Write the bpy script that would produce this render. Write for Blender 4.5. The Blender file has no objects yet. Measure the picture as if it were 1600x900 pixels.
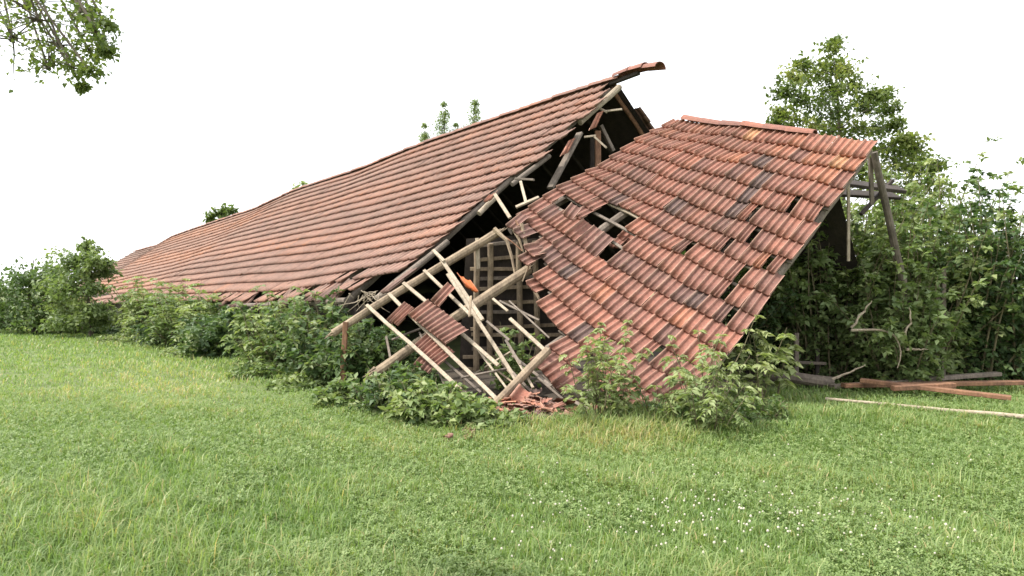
import bpy, math, random
import numpy as np
from mathutils import Vector

# ------------------------------------------------------------------ camera, sky, sun, exposure
scene = bpy.context.scene
F, CX, CY, EYE = 1050.0, 800.0, 450.0, 1.6          # focal length and centre in photo pixels, eye height
cam_d = bpy.data.cameras.new('camera')
cam = bpy.data.objects.new('camera', cam_d)
scene.collection.objects.link(cam)
cam.location = (0, 0, EYE)
cam.rotation_euler = (math.radians(90), 0, 0)
cam_d.sensor_width = 36.0
cam_d.lens = F / 1600.0 * 36.0
cam_d.clip_start = 0.05
cam_d.clip_end = 2000
scene.camera = cam

SUN_ELEV, SUN_AZ = math.radians(54), math.radians(258)   # azimuth clockwise from +Y: behind and to the left of the camera
world = bpy.data.worlds.new('World')
scene.world = world
world.use_nodes = True
nt = world.node_tree
for n in list(nt.nodes):
    nt.nodes.remove(n)
w_out = nt.nodes.new('ShaderNodeOutputWorld')
w_bg = nt.nodes.new('ShaderNodeBackground')
w_sky = nt.nodes.new('ShaderNodeTexSky')
w_sky.sky_type = 'NISHITA'
w_sky.sun_disc = False
w_sky.sun_elevation = SUN_ELEV
w_sky.sun_rotation = SUN_AZ
w_sky.air_density = 1.0
w_sky.dust_density = 4.0
w_sky.ozone_density = 1.0
# thin bright cloud cover over the sky
w_co = nt.nodes.new('ShaderNodeTexCoord')
w_no = nt.nodes.new('ShaderNodeTexNoise')
w_no.inputs['Scale'].default_value = 2.2
w_no.inputs['Detail'].default_value = 5
w_mr = nt.nodes.new('ShaderNodeMapRange')
w_mr.inputs['From Min'].default_value = 0.3
w_mr.inputs['From Max'].default_value = 0.65
w_mr.inputs['To Min'].default_value = 0.7
w_mr.inputs['To Max'].default_value = 0.95
w_mx = nt.nodes.new('ShaderNodeMix')
w_mx.data_type = 'RGBA'
w_mx.inputs[7].default_value = (8.2, 8.3, 8.4, 1)
nt.links.new(w_co.outputs['Generated'], w_no.inputs['Vector'])
nt.links.new(w_no.outputs['Fac'], w_mr.inputs['Value'])
nt.links.new(w_mr.outputs['Result'], w_mx.inputs[0])
nt.links.new(w_sky.outputs['Color'], w_mx.inputs[6])
nt.links.new(w_mx.outputs[2], w_bg.inputs['Color'])
w_bg.inputs['Strength'].default_value = 0.125
nt.links.new(w_bg.outputs['Background'], w_out.inputs['Surface'])

sun_d = bpy.data.lights.new('sun', 'SUN')
sun_d.energy = 2.9
sun_d.angle = math.radians(4.0)
sun_d.color = (1.0, 0.95, 0.87)
sun = bpy.data.objects.new('sun', sun_d)
scene.collection.objects.link(sun)
_to = Vector((math.sin(SUN_AZ) * math.cos(SUN_ELEV), math.cos(SUN_AZ) * math.cos(SUN_ELEV), math.sin(SUN_ELEV)))
sun.rotation_euler = _to.to_track_quat('Z', 'Y').to_euler()

scene.view_settings.view_transform = 'Standard'
scene.view_settings.look = 'None'
scene.view_settings.exposure = 1.05
scene.view_settings.gamma = 1
scene.view_settings.use_curve_mapping = False
scene.render.resolution_x, scene.render.resolution_y = 1024, 576
scene.cycles.max_bounces = 6
scene.cycles.transparent_max_bounces = 4
scene.cycles.use_denoising = True

RNG = np.random.default_rng(7)
random.seed(7)


def at(px, py, d):
    """photo pixel and depth in metres -> point in the place"""
    return np.array([(px - CX) / F * d, d, EYE - (py - CY) / F * d])


def pix(p):
    return CX + p[0] / p[1] * F, CY - (p[2] - EYE) / p[1] * F


# ------------------------------------------------------------------ materials
def new_mat(name):
    m = bpy.data.materials.new(name)
    m.use_nodes = True
    t = m.node_tree
    b = t.nodes['Principled BSDF']
    return m, t, b


def ramp(t, stops, src):
    r = t.nodes.new('ShaderNodeValToRGB')
    e = r.color_ramp.elements
    while len(e) < len(stops):
        e.new(0.5)
    for el, (p, c) in zip(e, stops):
        el.position = p
        el.color = (*c, 1)
    t.links.new(src, r.inputs['Fac'])
    return r.outputs['Color']


def noise(t, scale, detail=4, rough=0.6, stretch=None):
    tc = t.nodes.new('ShaderNodeTexCoord')
    n = t.nodes.new('ShaderNodeTexNoise')
    n.inputs['Scale'].default_value = scale
    n.inputs['Detail'].default_value = detail
    n.inputs['Roughness'].default_value = rough
    if stretch:
        mp = t.nodes.new('ShaderNodeMapping')
        mp.inputs['Scale'].default_value = stretch
        t.links.new(tc.outputs['Object'], mp.inputs['Vector'])
        t.links.new(mp.outputs['Vector'], n.inputs['Vector'])
    else:
        t.links.new(tc.outputs['Object'], n.inputs['Vector'])
    return n.outputs['Fac']


def mixc(t, fac, a, b, mode='MIX'):
    m = t.nodes.new('ShaderNodeMix')
    m.data_type = 'RGBA'
    m.blend_type = mode
    for sock, v in ((m.inputs[0], fac), (m.inputs[6], a), (m.inputs[7], b)):
        if isinstance(v, (int, float)):
            sock.default_value = v
        elif isinstance(v, tuple):
            sock.default_value = (*v, 1)
        else:
            t.links.new(v, sock)
    return m.outputs[2]


def attr(t, name):
    a = t.nodes.new('ShaderNodeAttribute')
    a.attribute_name = name
    return a.outputs['Fac']


def bump(t, b, src, strength, dist=0.01):
    bp = t.nodes.new('ShaderNodeBump')
    bp.inputs['Strength'].default_value = strength
    bp.inputs['Distance'].default_value = dist
    t.links.new(src, bp.inputs['Height'])
    t.links.new(bp.outputs['Normal'], b.inputs['Normal'])


def tile_material(name, stops, stain):
    m, t, b = new_mat(name)
    c = ramp(t, stops, attr(t, 'tint'))
    n1 = noise(t, 1.3, 5, 0.65)
    f1 = ramp(t, [(0.42, (0, 0, 0)), (0.7, (1, 1, 1))], n1)
    c = mixc(t, f1, c, mixc(t, stain, c, (0.10, 0.062, 0.052)))
    rib_hl = t.nodes.new('ShaderNodeMath')
    rib_hl.operation = 'MULTIPLY'
    rib_hl.inputs[1].default_value = 0.28
    t.links.new(attr(t, 'rib_highlight'), rib_hl.inputs[0])
    c = mixc(t, rib_hl.outputs[0], c, (0.50, 0.35, 0.27))  # rib tops painted paler, as a highlight on the clay
    n2 = noise(t, 26, 4, 0.7)
    c = mixc(t, 0.75, c, ramp(t, [(0.3, (0.62, 0.6, 0.6)), (0.62, (1.22, 1.2, 1.15))], n2), 'MULTIPLY')
    n3 = noise(t, 60, 2, 0.5)
    f3 = ramp(t, [(0.66, (0, 0, 0)), (0.76, (0.55, 0.55, 0.55))], n3)
    c = mixc(t, f3, c, (0.34, 0.33, 0.27))
    n4 = noise(t, 7, 6, 0.75)
    f4 = ramp(t, [(0.60, (0, 0, 0)), (0.72, (0.5, 0.5, 0.5))], n4)
    c = mixc(t, f4, c, (0.13, 0.105, 0.085))
    n5 = noise(t, 11, 5, 0.7)
    f5 = ramp(t, [(0.63, (0, 0, 0)), (0.72, (0.4, 0.4, 0.4))], n5)
    c = mixc(t, f5, c, (0.33, 0.27, 0.20))
    t.links.new(c, b.inputs['Base Color'])
    b.inputs['Roughness'].default_value = 0.72
    b.inputs['Specular IOR Level'].default_value = 0.35
    bump(t, b, n2, 0.35, 0.006)
    return m


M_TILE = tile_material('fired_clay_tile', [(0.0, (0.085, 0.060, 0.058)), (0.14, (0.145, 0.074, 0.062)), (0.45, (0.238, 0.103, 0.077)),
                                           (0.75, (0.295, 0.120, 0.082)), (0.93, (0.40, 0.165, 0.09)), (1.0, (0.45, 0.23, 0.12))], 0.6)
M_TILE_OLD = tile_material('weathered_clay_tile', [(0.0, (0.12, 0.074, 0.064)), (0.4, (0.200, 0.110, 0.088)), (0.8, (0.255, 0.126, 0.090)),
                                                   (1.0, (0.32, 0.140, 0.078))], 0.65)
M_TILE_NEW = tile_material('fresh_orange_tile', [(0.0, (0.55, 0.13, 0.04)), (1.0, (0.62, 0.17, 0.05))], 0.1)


def wood_material(name, dark, light, grain=1.0):
    m, t, b = new_mat(name)
    n1 = noise(t, 5, 5, 0.65)
    n2 = noise(t, 38, 4, 0.7, (1, 1, 0.35))
    c = ramp(t, [(0.3, dark), (0.68, light)], n1)
    c = mixc(t, 0.8, c, ramp(t, [(0.3, (0.55, 0.52, 0.5)), (0.65, (1.2, 1.2, 1.2))], n2), 'MULTIPLY')
    t.links.new(c, b.inputs['Base Color'])
    b.inputs['Roughness'].default_value = 0.85
    bump(t, b, n2, 0.5 * grain, 0.008)
    return m


M_POLE = wood_material('peeled_pole_wood', (0.17, 0.125, 0.085), (0.34, 0.265, 0.18))
M_BATTEN = wood_material('pale_batten_wood', (0.26, 0.21, 0.15), (0.42, 0.355, 0.27))
M_GREY = wood_material('grey_weathered_wood', (0.095, 0.078, 0.062), (0.22, 0.18, 0.145))
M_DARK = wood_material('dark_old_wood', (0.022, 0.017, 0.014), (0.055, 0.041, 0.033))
M_RED = wood_material('rusty_brown_wood', (0.12, 0.062, 0.038), (0.28, 0.145, 0.08))
M_BARK = wood_material('bark', (0.06, 0.048, 0.036), (0.17, 0.14, 0.11))
M_TWIG = wood_material('green_brown_twig', (0.10, 0.085, 0.045), (0.20, 0.17, 0.10))


def leaf_material(name, stops, transl=0.35):
    m, t, b = new_mat(name)
    c = ramp(t, stops, attr(t, 'tint'))
    t.links.new(c, b.inputs['Base Color'])
    b.inputs['Roughness'].default_value = 0.5
    b.inputs['Specular IOR Level'].default_value = 0.4
    tr = t.nodes.new('ShaderNodeBsdfTranslucent')
    t.links.new(mixc(t, 1.0, c, (1.25, 1.35, 0.7), 'MULTIPLY'), tr.inputs['Color'])
    mx = t.nodes.new('ShaderNodeMixShader')
    mx.inputs[0].default_value = transl
    t.links.new(b.outputs[0], mx.inputs[1])
    t.links.new(tr.outputs[0], mx.inputs[2])
    t.links.new(mx.outputs[0], t.nodes['Material Output'].inputs['Surface'])
    return m


M_LEAF = leaf_material('shrub_leaf', [(0.0, (0.050, 0.085, 0.030)), (0.5, (0.105, 0.165, 0.058)), (0.85, (0.185, 0.245, 0.085)), (1.0, (0.27, 0.32, 0.13))])
M_LEAF_PALE = leaf_material('pale_leaf', [(0.0, (0.10, 0.155, 0.055)), (0.5, (0.195, 0.255, 0.100)), (1.0, (0.33, 0.37, 0.17))])
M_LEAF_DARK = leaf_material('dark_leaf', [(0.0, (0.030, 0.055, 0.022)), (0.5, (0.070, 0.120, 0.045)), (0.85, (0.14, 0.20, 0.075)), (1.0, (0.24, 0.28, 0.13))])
M_LEAF_TREE = leaf_material('tree_leaf', [(0.0, (0.065, 0.095, 0.032)), (0.5, (0.115, 0.16, 0.05)), (0.85, (0.20, 0.24, 0.065)), (1.0, (0.28, 0.30, 0.10))], 0.4)
M_GRASS = leaf_material('grass_blade', [(0.0, (0.075, 0.140, 0.038)), (0.35, (0.155, 0.245, 0.073)), (0.7, (0.252, 0.335, 0.120)), (0.9, (0.36, 0.385, 0.17)),
                                        (1.0, (0.46, 0.38, 0.19))], 0.4)
M_CLOVER = leaf_material('clover_leaf', [(0.0, (0.10, 0.165, 0.048)), (0.6, (0.195, 0.27, 0.088)), (1.0, (0.29, 0.35, 0.145))], 0.3)
M_FLOWER, _t, _b = new_mat('clover_flower')
_b.inputs['Base Color'].default_value = (0.50, 0.47, 0.38, 1)
_b.inputs['Roughness'].default_value = 0.8

M_GROUND, _t, _b = new_mat('meadow_soil')
_c = ramp(_t, [(0.3, (0.07, 0.095, 0.03)), (0.55, (0.13, 0.165, 0.052)), (0.75, (0.19, 0.20, 0.08))], noise(_t, 1.1, 8, 0.7))
_c = mixc(_t, 0.7, _c, ramp(_t, [(0.3, (0.5, 0.5, 0.45)), (0.7, (1.3, 1.3, 1.2))], noise(_t, 30, 5, 0.7)), 'MULTIPLY')
_t.links.new(_c, _b.inputs['Base Color'])
_b.inputs['Roughness'].default_value = 0.95
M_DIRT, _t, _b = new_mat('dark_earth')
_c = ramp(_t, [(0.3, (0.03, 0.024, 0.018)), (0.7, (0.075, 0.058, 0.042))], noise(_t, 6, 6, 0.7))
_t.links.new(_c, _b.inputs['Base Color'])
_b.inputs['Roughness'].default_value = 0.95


# ------------------------------------------------------------------ object helpers
def props(o, label=None, cat=None, group=None, kind=None):
    for k, v in (('label', label), ('category', cat), ('group', group), ('kind', kind)):
        if v:
            o[k] = v
    return o


def empty(name, loc, label, cat, group=None):
    o = bpy.data.objects.new(name, None)
    o.empty_display_size = 0.2
    scene.collection.objects.link(o)
    o.location = loc
    return props(o, label, cat, group)


def abs_loc(o):
    v = np.zeros(3)
    while o is not None:
        v = v + np.array(o.location)
        o = o.parent
    return v


def build(name, verts, faces, mat, parent=None, tint=None, smooth=False, loc=None, rib_highlight=None, **kw):
    """verts (n,3) array in world coordinates; faces list of index lists or an (m,k) array"""
    verts = np.asarray(verts, dtype=np.float64)
    off = abs_loc(parent) if parent is not None else np.zeros(3)
    if loc is not None:
        off = off + (np.asarray(loc) - off)
    me = bpy.data.meshes.new(name)
    v = verts - off
    if isinstance(faces, np.ndarray):
        m, k = faces.shape
        me.vertices.add(len(v))
        me.vertices.foreach_set('co', v.astype(np.float32).ravel())
        me.loops.add(m * k)
        me.loops.foreach_set('vertex_index', faces.astype(np.int32).ravel())
        me.polygons.add(m)
        me.polygons.foreach_set('loop_start', np.arange(0, m * k, k, dtype=np.int32))
        me.update(calc_edges=True)
    else:
        me.from_pydata(v.tolist(), [], [list(f) for f in faces])
    if tint is not None:
        a = me.attributes.new('tint', 'FLOAT', 'POINT')
        a.data.foreach_set('value', np.asarray(tint, dtype=np.float32))
    if rib_highlight is not None:
        a = me.attributes.new('rib_highlight', 'FLOAT', 'POINT')
        a.data.foreach_set('value', np.asarray(rib_highlight, dtype=np.float32))
    if smooth:
        me.polygons.foreach_set('use_smooth', np.ones(len(me.polygons), dtype=bool))
    me.materials.append(mat)
    o = bpy.data.objects.new(name, me)
    scene.collection.objects.link(o)
    if parent is not None:
        o.parent = parent
        if loc is not None:
            o.location = np.asarray(loc) - abs_loc(parent)
    elif loc is not None:
        o.location = loc
    return props(o, **kw)


class Geo:
    def __init__(self):
        self.v, self.f, self.t = [], [], []

    def add(self, vs, fs, tint=0.5):
        b = len(self.v)
        self.v.extend([list(p) for p in vs])
        self.f.extend([[i + b for i in f] for f in fs])
        self.t.extend([tint] * len(vs))

    def beam(self, p0, p1, w=0.05, h=0.03, up=(0, 0, 1), wob=0.004):
        p0, p1 = np.asarray(p0, float), np.asarray(p1, float)
        d = (p1 - p0)
        L = np.linalg.norm(d)
        d /= L
        s = np.cross(d, up)
        if np.linalg.norm(s) < 1e-3:
            s = np.cross(d, (1, 0, 0))
        s /= np.linalg.norm(s)
        n = np.cross(s, d)
        k = max(2, int(L / 0.6) + 1)
        vs, fs = [], []
        c = min(w, h) * 0.12
        prof = [(-w / 2 + c, -h / 2), (w / 2 - c, -h / 2), (w / 2, -h / 2 + c), (w / 2, h / 2 - c), (w / 2 - c, h / 2), (-w / 2 + c, h / 2), (-w / 2, h / 2 - c), (-w / 2, -h / 2 + c)]
        for i in range(k):
            a = i / (k - 1)
            q = p0 + d * L * a + s * random.uniform(-wob, wob) + n * random.uniform(-wob, wob)
            for x, y in prof:
                vs.append(q + s * x + n * y)
        for i in range(k - 1):
            for j in range(8):
                fs.append([i * 8 + j, i * 8 + (j + 1) % 8, i * 8 + 8 + (j + 1) % 8, i * 8 + 8 + j])
        fs.append(list(range(7, -1, -1)))
        fs.append([(k - 1) * 8 + j for j in range(8)])
        self.add(vs, fs, random.random())
        return self

    def tube(self, pts, r0, r1, sides=7, rough=0.08):
        pts = [np.asarray(p, float) for p in pts]
        n = len(pts)
        vs, fs = [], []
        ref = np.array([0.31, 0.2, 0.93])
        for i, p in enumerate(pts):
            d = pts[min(i + 1, n - 1)] - pts[max(i - 1, 0)]
            d /= np.linalg.norm(d) + 1e-9
            s = np.cross(d, ref)
            if np.linalg.norm(s) < 0.05:
                s = np.cross(d, (1, 0, 0))
            s /= np.linalg.norm(s)
            u = np.cross(s, d)
            r = r0 + (r1 - r0) * i / (n - 1)
            for j in range(sides):
                a = 2 * math.pi * j / sides
                rr = r * (1 + random.uniform(-rough, rough))
                vs.append(p + s * rr * math.cos(a) + u * rr * math.sin(a))
        for i in range(n - 1):
            for j in range(sides):
                fs.append([i * sides + j, i * sides + (j + 1) % sides, (i + 1) * sides + (j + 1) % sides, (i + 1) * sides + j])
        fs.append(list(range(sides - 1, -1, -1)))
        fs.append([(n - 1) * sides + j for j in range(sides)])
        self.add(vs, fs, random.random())
        return self

    def pole(self, p0, p1, r0, r1, bow=0.0, sides=10):
        p0, p1 = np.asarray(p0, float), np.asarray(p1, float)
        k = max(3, int(np.linalg.norm(p1 - p0) / 0.35) + 1)
        pts = []
        for i in range(k):
            a = i / (k - 1)
            q = p0 + (p1 - p0) * a
            q = q + np.array([random.uniform(-.006, .006), random.uniform(-.006, .006), bow * 4 * a * (1 - a) + random.uniform(-.006, .006)])
            pts.append(q)
        return self.tube(pts, r0, r1, sides, 0.07)

    def make(self, name, mat, parent=None, smooth=False, **kw):
        if parent is None and 'loc' not in kw:
            a = np.array(self.v)
            kw['loc'] = np.array([a[:, 0].mean(), a[:, 1].mean(), a[:, 2].min()])
        return build(name, np.array(self.v), self.f, mat, parent, self.t, smooth, **kw)


# ------------------------------------------------------------------ clay tiles
PX = np.array([0.0, 0.04, 0.085, 0.125, 0.43, 0.465, 0.535, 0.57, 0.875, 0.915, 0.97, 1.03])
PH = np.array([0.032, 0.038, 0.032, 0.003, 0.000, 0.022, 0.022, 0.000, 0.002, 0.006, 0.030, 0.033])
NPF = len(PX)


class Tiles:
    """collects interlocking clay tiles into one roof covering"""
    def __init__(self):
        self.V, self.Q, self.T, self.n = [], [], [], 0

    def tile(self, o, eu, ev, tint, hs=1.0, lift=0.035, over=0.14):
        eu, ev = np.asarray(eu, float), np.asarray(ev, float)
        n = np.cross(ev, eu)
        n /= np.linalg.norm(n) + 1e-9
        if n[2] < 0 and abs(n[2]) > 0.25:
            n = -n
        x = PX[:, None]
        h = (PH * hs)[:, None] * n
        top = o - ev * over * 0.6 + x * eu + h * 0.9
        mid = o + ev * 0.5 + x * eu + h + n * lift * 0.5
        bot = o + ev * 1.03 + x * eu + h + n * lift
        low = bot - n * 0.032 * hs
        back = o + ev * 0.55 + x * eu + h + n * (lift * 0.5 - 0.022 * hs)
        v = np.concatenate([top, mid, bot, low, back])
        a = np.arange(NPF - 1)
        q = []
        for r in range(4):
            q.append(np.stack([a + r * NPF, a + 1 + r * NPF, a + 1 + (r + 1) * NPF, a + (r + 1) * NPF], 1))
        s = NPF - 1
        q.append(np.array([[NPF + s, 2 * NPF + s, 3 * NPF + s, 4 * NPF + s], [NPF, 2 * NPF, 3 * NPF, 4 * NPF]]))
        self.V.append(v)
        self.Q.append(np.concatenate(q) + self.n)
        self.T.append(np.full(len(v), tint))
        self.n += len(v)

    def make(self, name, mat, parent=None, **kw):
        V = np.concatenate(self.V)
        if parent is None and 'loc' not in kw:
            kw['loc'] = np.array([V[:, 0].mean(), V[:, 1].mean(), V[:, 2].min()])
        rib_highlight = np.tile(np.clip((PH - 0.012) / 0.02, 0, 1), len(V) // NPF)      # highlight along the raised ribs, put into the tile colour
        return build(name, V, np.concatenate(self.Q), mat, parent, np.concatenate(self.T), rib_highlight=rib_highlight, **kw)


def cover(S, nu, nv, keep, tintf, jit=0.012, hs=1.0, narrow=None, T=None, lift=0.035):
    """tiles over a surface S(u in 0..nu, v in 0..nv)"""
    T = T or Tiles()
    for j in range(nv):
        for i in range(nu):
            c = S(i + 0.5, j + 0.5)
            if not keep(i, j, c):
                continue
            o = S(i, j)
            eu = S(i + 1, j) - o
            ev = S(i, j + 1) - o
            eu2 = S(i + 1, j + 1) - S(i, j + 1)
            eu = (eu + eu2) / 2
            o = o + np.array([random.gauss(0, jit), random.gauss(0, jit), random.gauss(0, jit * 0.7)])
            if random.random() < 0.02:
                o = o + np.array([0, 0, 0.012]) + ev * random.uniform(0, 0.10)
            ev = ev * random.uniform(0.99, 1.02) + eu * random.gauss(0, jit * 1.5)
            if narrow and narrow(i, j):
                o = o + eu * 0.02
                eu = eu * 0.58
            T.tile(o, eu, ev, tintf(i, j, c), hs, lift)
    return T


def ridge_tiles(G, pts, r=0.13, length=0.42):
    """half-round ridge tiles along a polyline"""
    pts = [np.asarray(p, float) for p in pts]
    seg = [np.linalg.norm(pts[i + 1] - pts[i]) for i in range(len(pts) - 1)]
    tot = sum(seg)

    def along(s):
        for i, L in enumerate(seg):
            if s <= L or i == len(seg) - 1:
                return pts[i] + (pts[i + 1] - pts[i]) * (s / L)
            s -= L
    n = int(tot / length)
    for k in range(n):
        a, b = along(k * length), along(min(tot, (k + 1) * length + 0.05))
        d = (b - a) / np.linalg.norm(b - a)
        s = np.cross(d, (0, 0, 1))
        s /= np.linalg.norm(s)
        u = np.cross(s, d)
        tint = random.uniform(0.3, 0.9)
        off = np.array([0, 0, random.uniform(-0.012, 0.015)])
        vs, fs = [], []
        for (p, rr) in ((a, r * 0.95), (b, r * 1.12)):
            for th in (0.0, 0.018):
                for j in range(9):
                    an = math.pi * (0.03 + 0.94 * j / 8)
                    vs.append(p + off + s * (rr - th) * math.cos(an) + u * ((rr - th) * math.sin(an) * 0.8 - 0.045))
        for j in range(8):
            fs += [[j, j + 1, 18 + j + 1, 18 + j], [9 + j, 9 + j + 1, 27 + j + 1, 27 + j], [j, j + 1, 9 + j + 1, 9 + j], [18 + j, 18 + j + 1, 27 + j + 1, 27 + j]]
        G.add(vs, fs, tint)
    return G


# ------------------------------------------------------------------ ground
def gz(x, y):
    return 0.035 * np.sin(x * 0.55 + 0.4) * np.cos(y * 0.47) + 0.02 * np.sin(x * 1.7 + y * 1.1) - 0.015


def make_ground():
    xs = np.concatenate([[-600, -250, -120, -70], np.arange(-45, 45.1, 0.6), [70, 120, 250, 600]])
    ys = np.concatenate([[-300, -80, -20], np.arange(-6, 60.1, 0.6), [80, 130, 250, 600, 1200]])
    X, Y = np.meshgrid(xs, ys)
    fade = np.clip((60 - np.maximum(np.abs(X), np.abs(Y - 20))) / 20, 0, 1)
    Z = gz(X, Y) * fade
    v = np.stack([X.ravel(), Y.ravel(), Z.ravel()], 1)
    nx = len(xs)
    i, j = np.meshgrid(np.arange(nx - 1), np.arange(len(ys) - 1))
    a = (j * nx + i).ravel()
    f = np.stack([a, a + 1, a + 1 + nx, a + nx], 1)
    build('ground', v, f, M_GROUND, smooth=True, label='green meadow ground in front of the collapsed barn', cat='ground', kind='structure')
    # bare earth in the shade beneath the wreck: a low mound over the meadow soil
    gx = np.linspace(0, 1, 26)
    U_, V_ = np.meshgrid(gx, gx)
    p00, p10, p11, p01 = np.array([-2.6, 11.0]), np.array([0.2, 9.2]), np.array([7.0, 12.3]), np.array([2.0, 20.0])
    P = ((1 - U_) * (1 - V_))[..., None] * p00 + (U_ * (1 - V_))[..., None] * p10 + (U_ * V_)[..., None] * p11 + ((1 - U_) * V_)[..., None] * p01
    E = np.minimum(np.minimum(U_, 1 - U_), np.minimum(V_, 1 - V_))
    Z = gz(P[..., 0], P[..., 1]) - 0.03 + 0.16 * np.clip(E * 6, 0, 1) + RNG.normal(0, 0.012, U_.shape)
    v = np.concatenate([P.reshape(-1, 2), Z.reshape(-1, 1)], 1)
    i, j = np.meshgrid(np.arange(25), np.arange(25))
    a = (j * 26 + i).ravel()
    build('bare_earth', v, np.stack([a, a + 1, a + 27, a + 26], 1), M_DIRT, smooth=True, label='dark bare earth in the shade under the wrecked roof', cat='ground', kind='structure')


make_ground()

# ------------------------------------------------------------------ the standing barn
P0 = at(963, 127, 15.5)                                   # peak of the broken gable
BD = np.array([-0.85, 1.0])                               # barn axis on the ground, going away
DD = np.array([-1.0, -0.85])                              # down the slope that faces us
HALF = 4.64
RIDGE_PIX = [(963, 127), (921, 139), (840, 167), (786, 185), (740, 201), (646, 233), (566, 266), (490, 290), (460, 300), (400, 328), (328, 351), (272, 370), (248, 384), (210, 394)]
EAVE_PIX = [(600, 450), (533, 460), (470, 467), (406, 474), (354, 473), (289, 472), (172, 475), (120, 478)]
E0 = P0[:2] + DD * HALF


def t_of(px, q):
    k = (px - CX) / F
    return (k * q[1] - q[0]) / (BD[0] - k * BD[1])


RT = sorted([(t_of(x, P0), EYE - (y - CY) / F * (P0[1] + BD[1] * t_of(x, P0))) for x, y in RIDGE_PIX])
ET = sorted([(t_of(x, E0), EYE - (y - CY) / F * (E0[1] + BD[1] * t_of(x, E0))) for x, y in EAVE_PIX])
T_END = RT[-1][0]


def ridge_pt(t):
    q = P0[:2] + BD * t
    return np.array([q[0], q[1], np.interp(t, [a for a, _ in RT], [b for _, b in RT])])


def eave_pt(t):
    q = E0 + BD * t
    return np.array([q[0], q[1], np.interp(t, [a for a, _ in ET], [b for _, b in ET])])


TW = 0.245
T_STEP = TW / np.linalg.norm(BD)
T_MIN = -1.0
N_ROWS = 18
N_COLS = int((T_END - T_MIN) / T_STEP)


def S_main(i, j):
    t = T_MIN + i * T_STEP
    a, b = ridge_pt(t), eave_pt(t)
    v = j / N_ROWS
    p = a + (b - a) * v
    p[2] -= 0.13 * math.sin(math.pi * min(1, v)) * (0.8 + 0.2 * math.sin(t * 0.25 + 1)) + 0.010 * math.sin(t * 0.9 + v * 5)
    return p


VERGE = [(126, 962), (165, 937), (210, 889), (240, 856), (274, 808), (300, 774), (328, 740), (368, 702), (402, 658), (440, 612), (475, 590)]
VY, VXX = [a for a, _ in VERGE], [b for _, b in VERGE]
_chip = {}


def keep_main(i, j, c):
    px, py = pix(c)
    lim = np.interp(py, VY, VXX)
    if j not in _chip:
        _chip[j] = random.uniform(-6, 3)
    if px > lim + _chip[j]:
        return False
    if j == N_ROWS - 1 and 395 < px < 600:      # broken eave row
        return random.random() < 0.45
    if j == N_ROWS - 2 and 520 < px < 580:
        return random.random() < 0.75
    if j == N_ROWS - 1 and px < 395:
        return random.random() < 0.93
    return True


def tint_main(i, j, c):
    t = T_MIN + i * T_STEP
    b = 0.55 + 0.2 * math.sin(j * 1.1 + i * 0.05)
    if 15 < t < 30:
        b += 0.22
    if t > 30:
        b -= 0.35
    return min(1, max(0, b + random.gauss(0, 0.09)))


barn = empty('barn', (E0[0] - 3.0, E0[1] + 6.0, 0.0), 'long low barn with a sagging red tiled roof, its near gable torn open', 'barn')
cover(S_main, N_COLS, N_ROWS, keep_main, tint_main, 0.004, 0.9, lift=0.066).make('front_roof', M_TILE_OLD, barn)


def S_back(i, j):
    t = -0.12 + i * T_STEP
    a = ridge_pt(t)
    v = j / N_ROWS
    q = a[:2] - DD * HALF * v
    return np.array([q[0], q[1], a[2] - 4.75 * v - 0.1 * math.sin(math.pi * v)])


NB = int(T_END / T_STEP)
cover(lambda i, j: S_back(NB - i, j), NB, N_ROWS, lambda i, j, c: NB - i > random.choice((0, 0, 0, 1)), lambda i, j, c: random.uniform(0.1, 0.6), 0.012).make('rear_roof', M_TILE_OLD, barn)
rg = ridge_tiles(Geo(), [ridge_pt(t) + np.array([0, 0, 0.06]) for t in np.linspace(-0.1, T_END, 40)], 0.14)
rg.make('ridge', M_TILE_OLD, barn, smooth=False)
# broken ridge end that sticks out past the gable
rb = ridge_tiles(Geo(), [P0 + np.array([0.0, 0, 0.12]), P0 + np.array([0.42, -0.52, 0.13]), P0 + np.array([0.80, -1.0, 0.02])], 0.17, 0.42)
rb.make('broken_ridge_end', M_TILE, barn, label='ridge tiles jutting out past the broken gable')
Geo().beam(P0 + np.array([-0.6, 0.7, -0.06]), P0 + np.array([0.42, -0.52, 0.03]), 0.10, 0.08).make('ridge_beam', M_DARK, barn)
# rafters of the front slope, then the rear one
for t in list(np.arange(0.15, 12, 0.95)):
    Geo().pole(ridge_pt(t) - np.array([0, 0, 0.16]), eave_pt(t) - np.array([0, 0, 0.20]), 0.055, 0.07).make('rafter', M_GREY, barn)
for t in list(np.arange(0.10, 12, 0.95)):
    a = ridge_pt(t)
    e = np.array([*(a[:2] - DD * HALF), a[2] - 4.75])
    Geo().pole(a - np.array([0, 0, 0.16]), e - np.array([0, 0, 0.2]), 0.055, 0.07).make('rafter', M_RED if t < 0.3 else M_DARK, barn)
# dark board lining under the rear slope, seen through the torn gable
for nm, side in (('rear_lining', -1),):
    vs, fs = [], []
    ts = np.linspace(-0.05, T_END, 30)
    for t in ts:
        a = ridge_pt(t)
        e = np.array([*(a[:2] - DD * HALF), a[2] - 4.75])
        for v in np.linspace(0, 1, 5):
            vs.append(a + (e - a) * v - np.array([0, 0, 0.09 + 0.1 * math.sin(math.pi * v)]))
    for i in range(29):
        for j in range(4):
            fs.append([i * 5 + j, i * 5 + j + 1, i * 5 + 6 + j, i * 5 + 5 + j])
    build(nm, vs, fs, M_DARK, barn)
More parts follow.
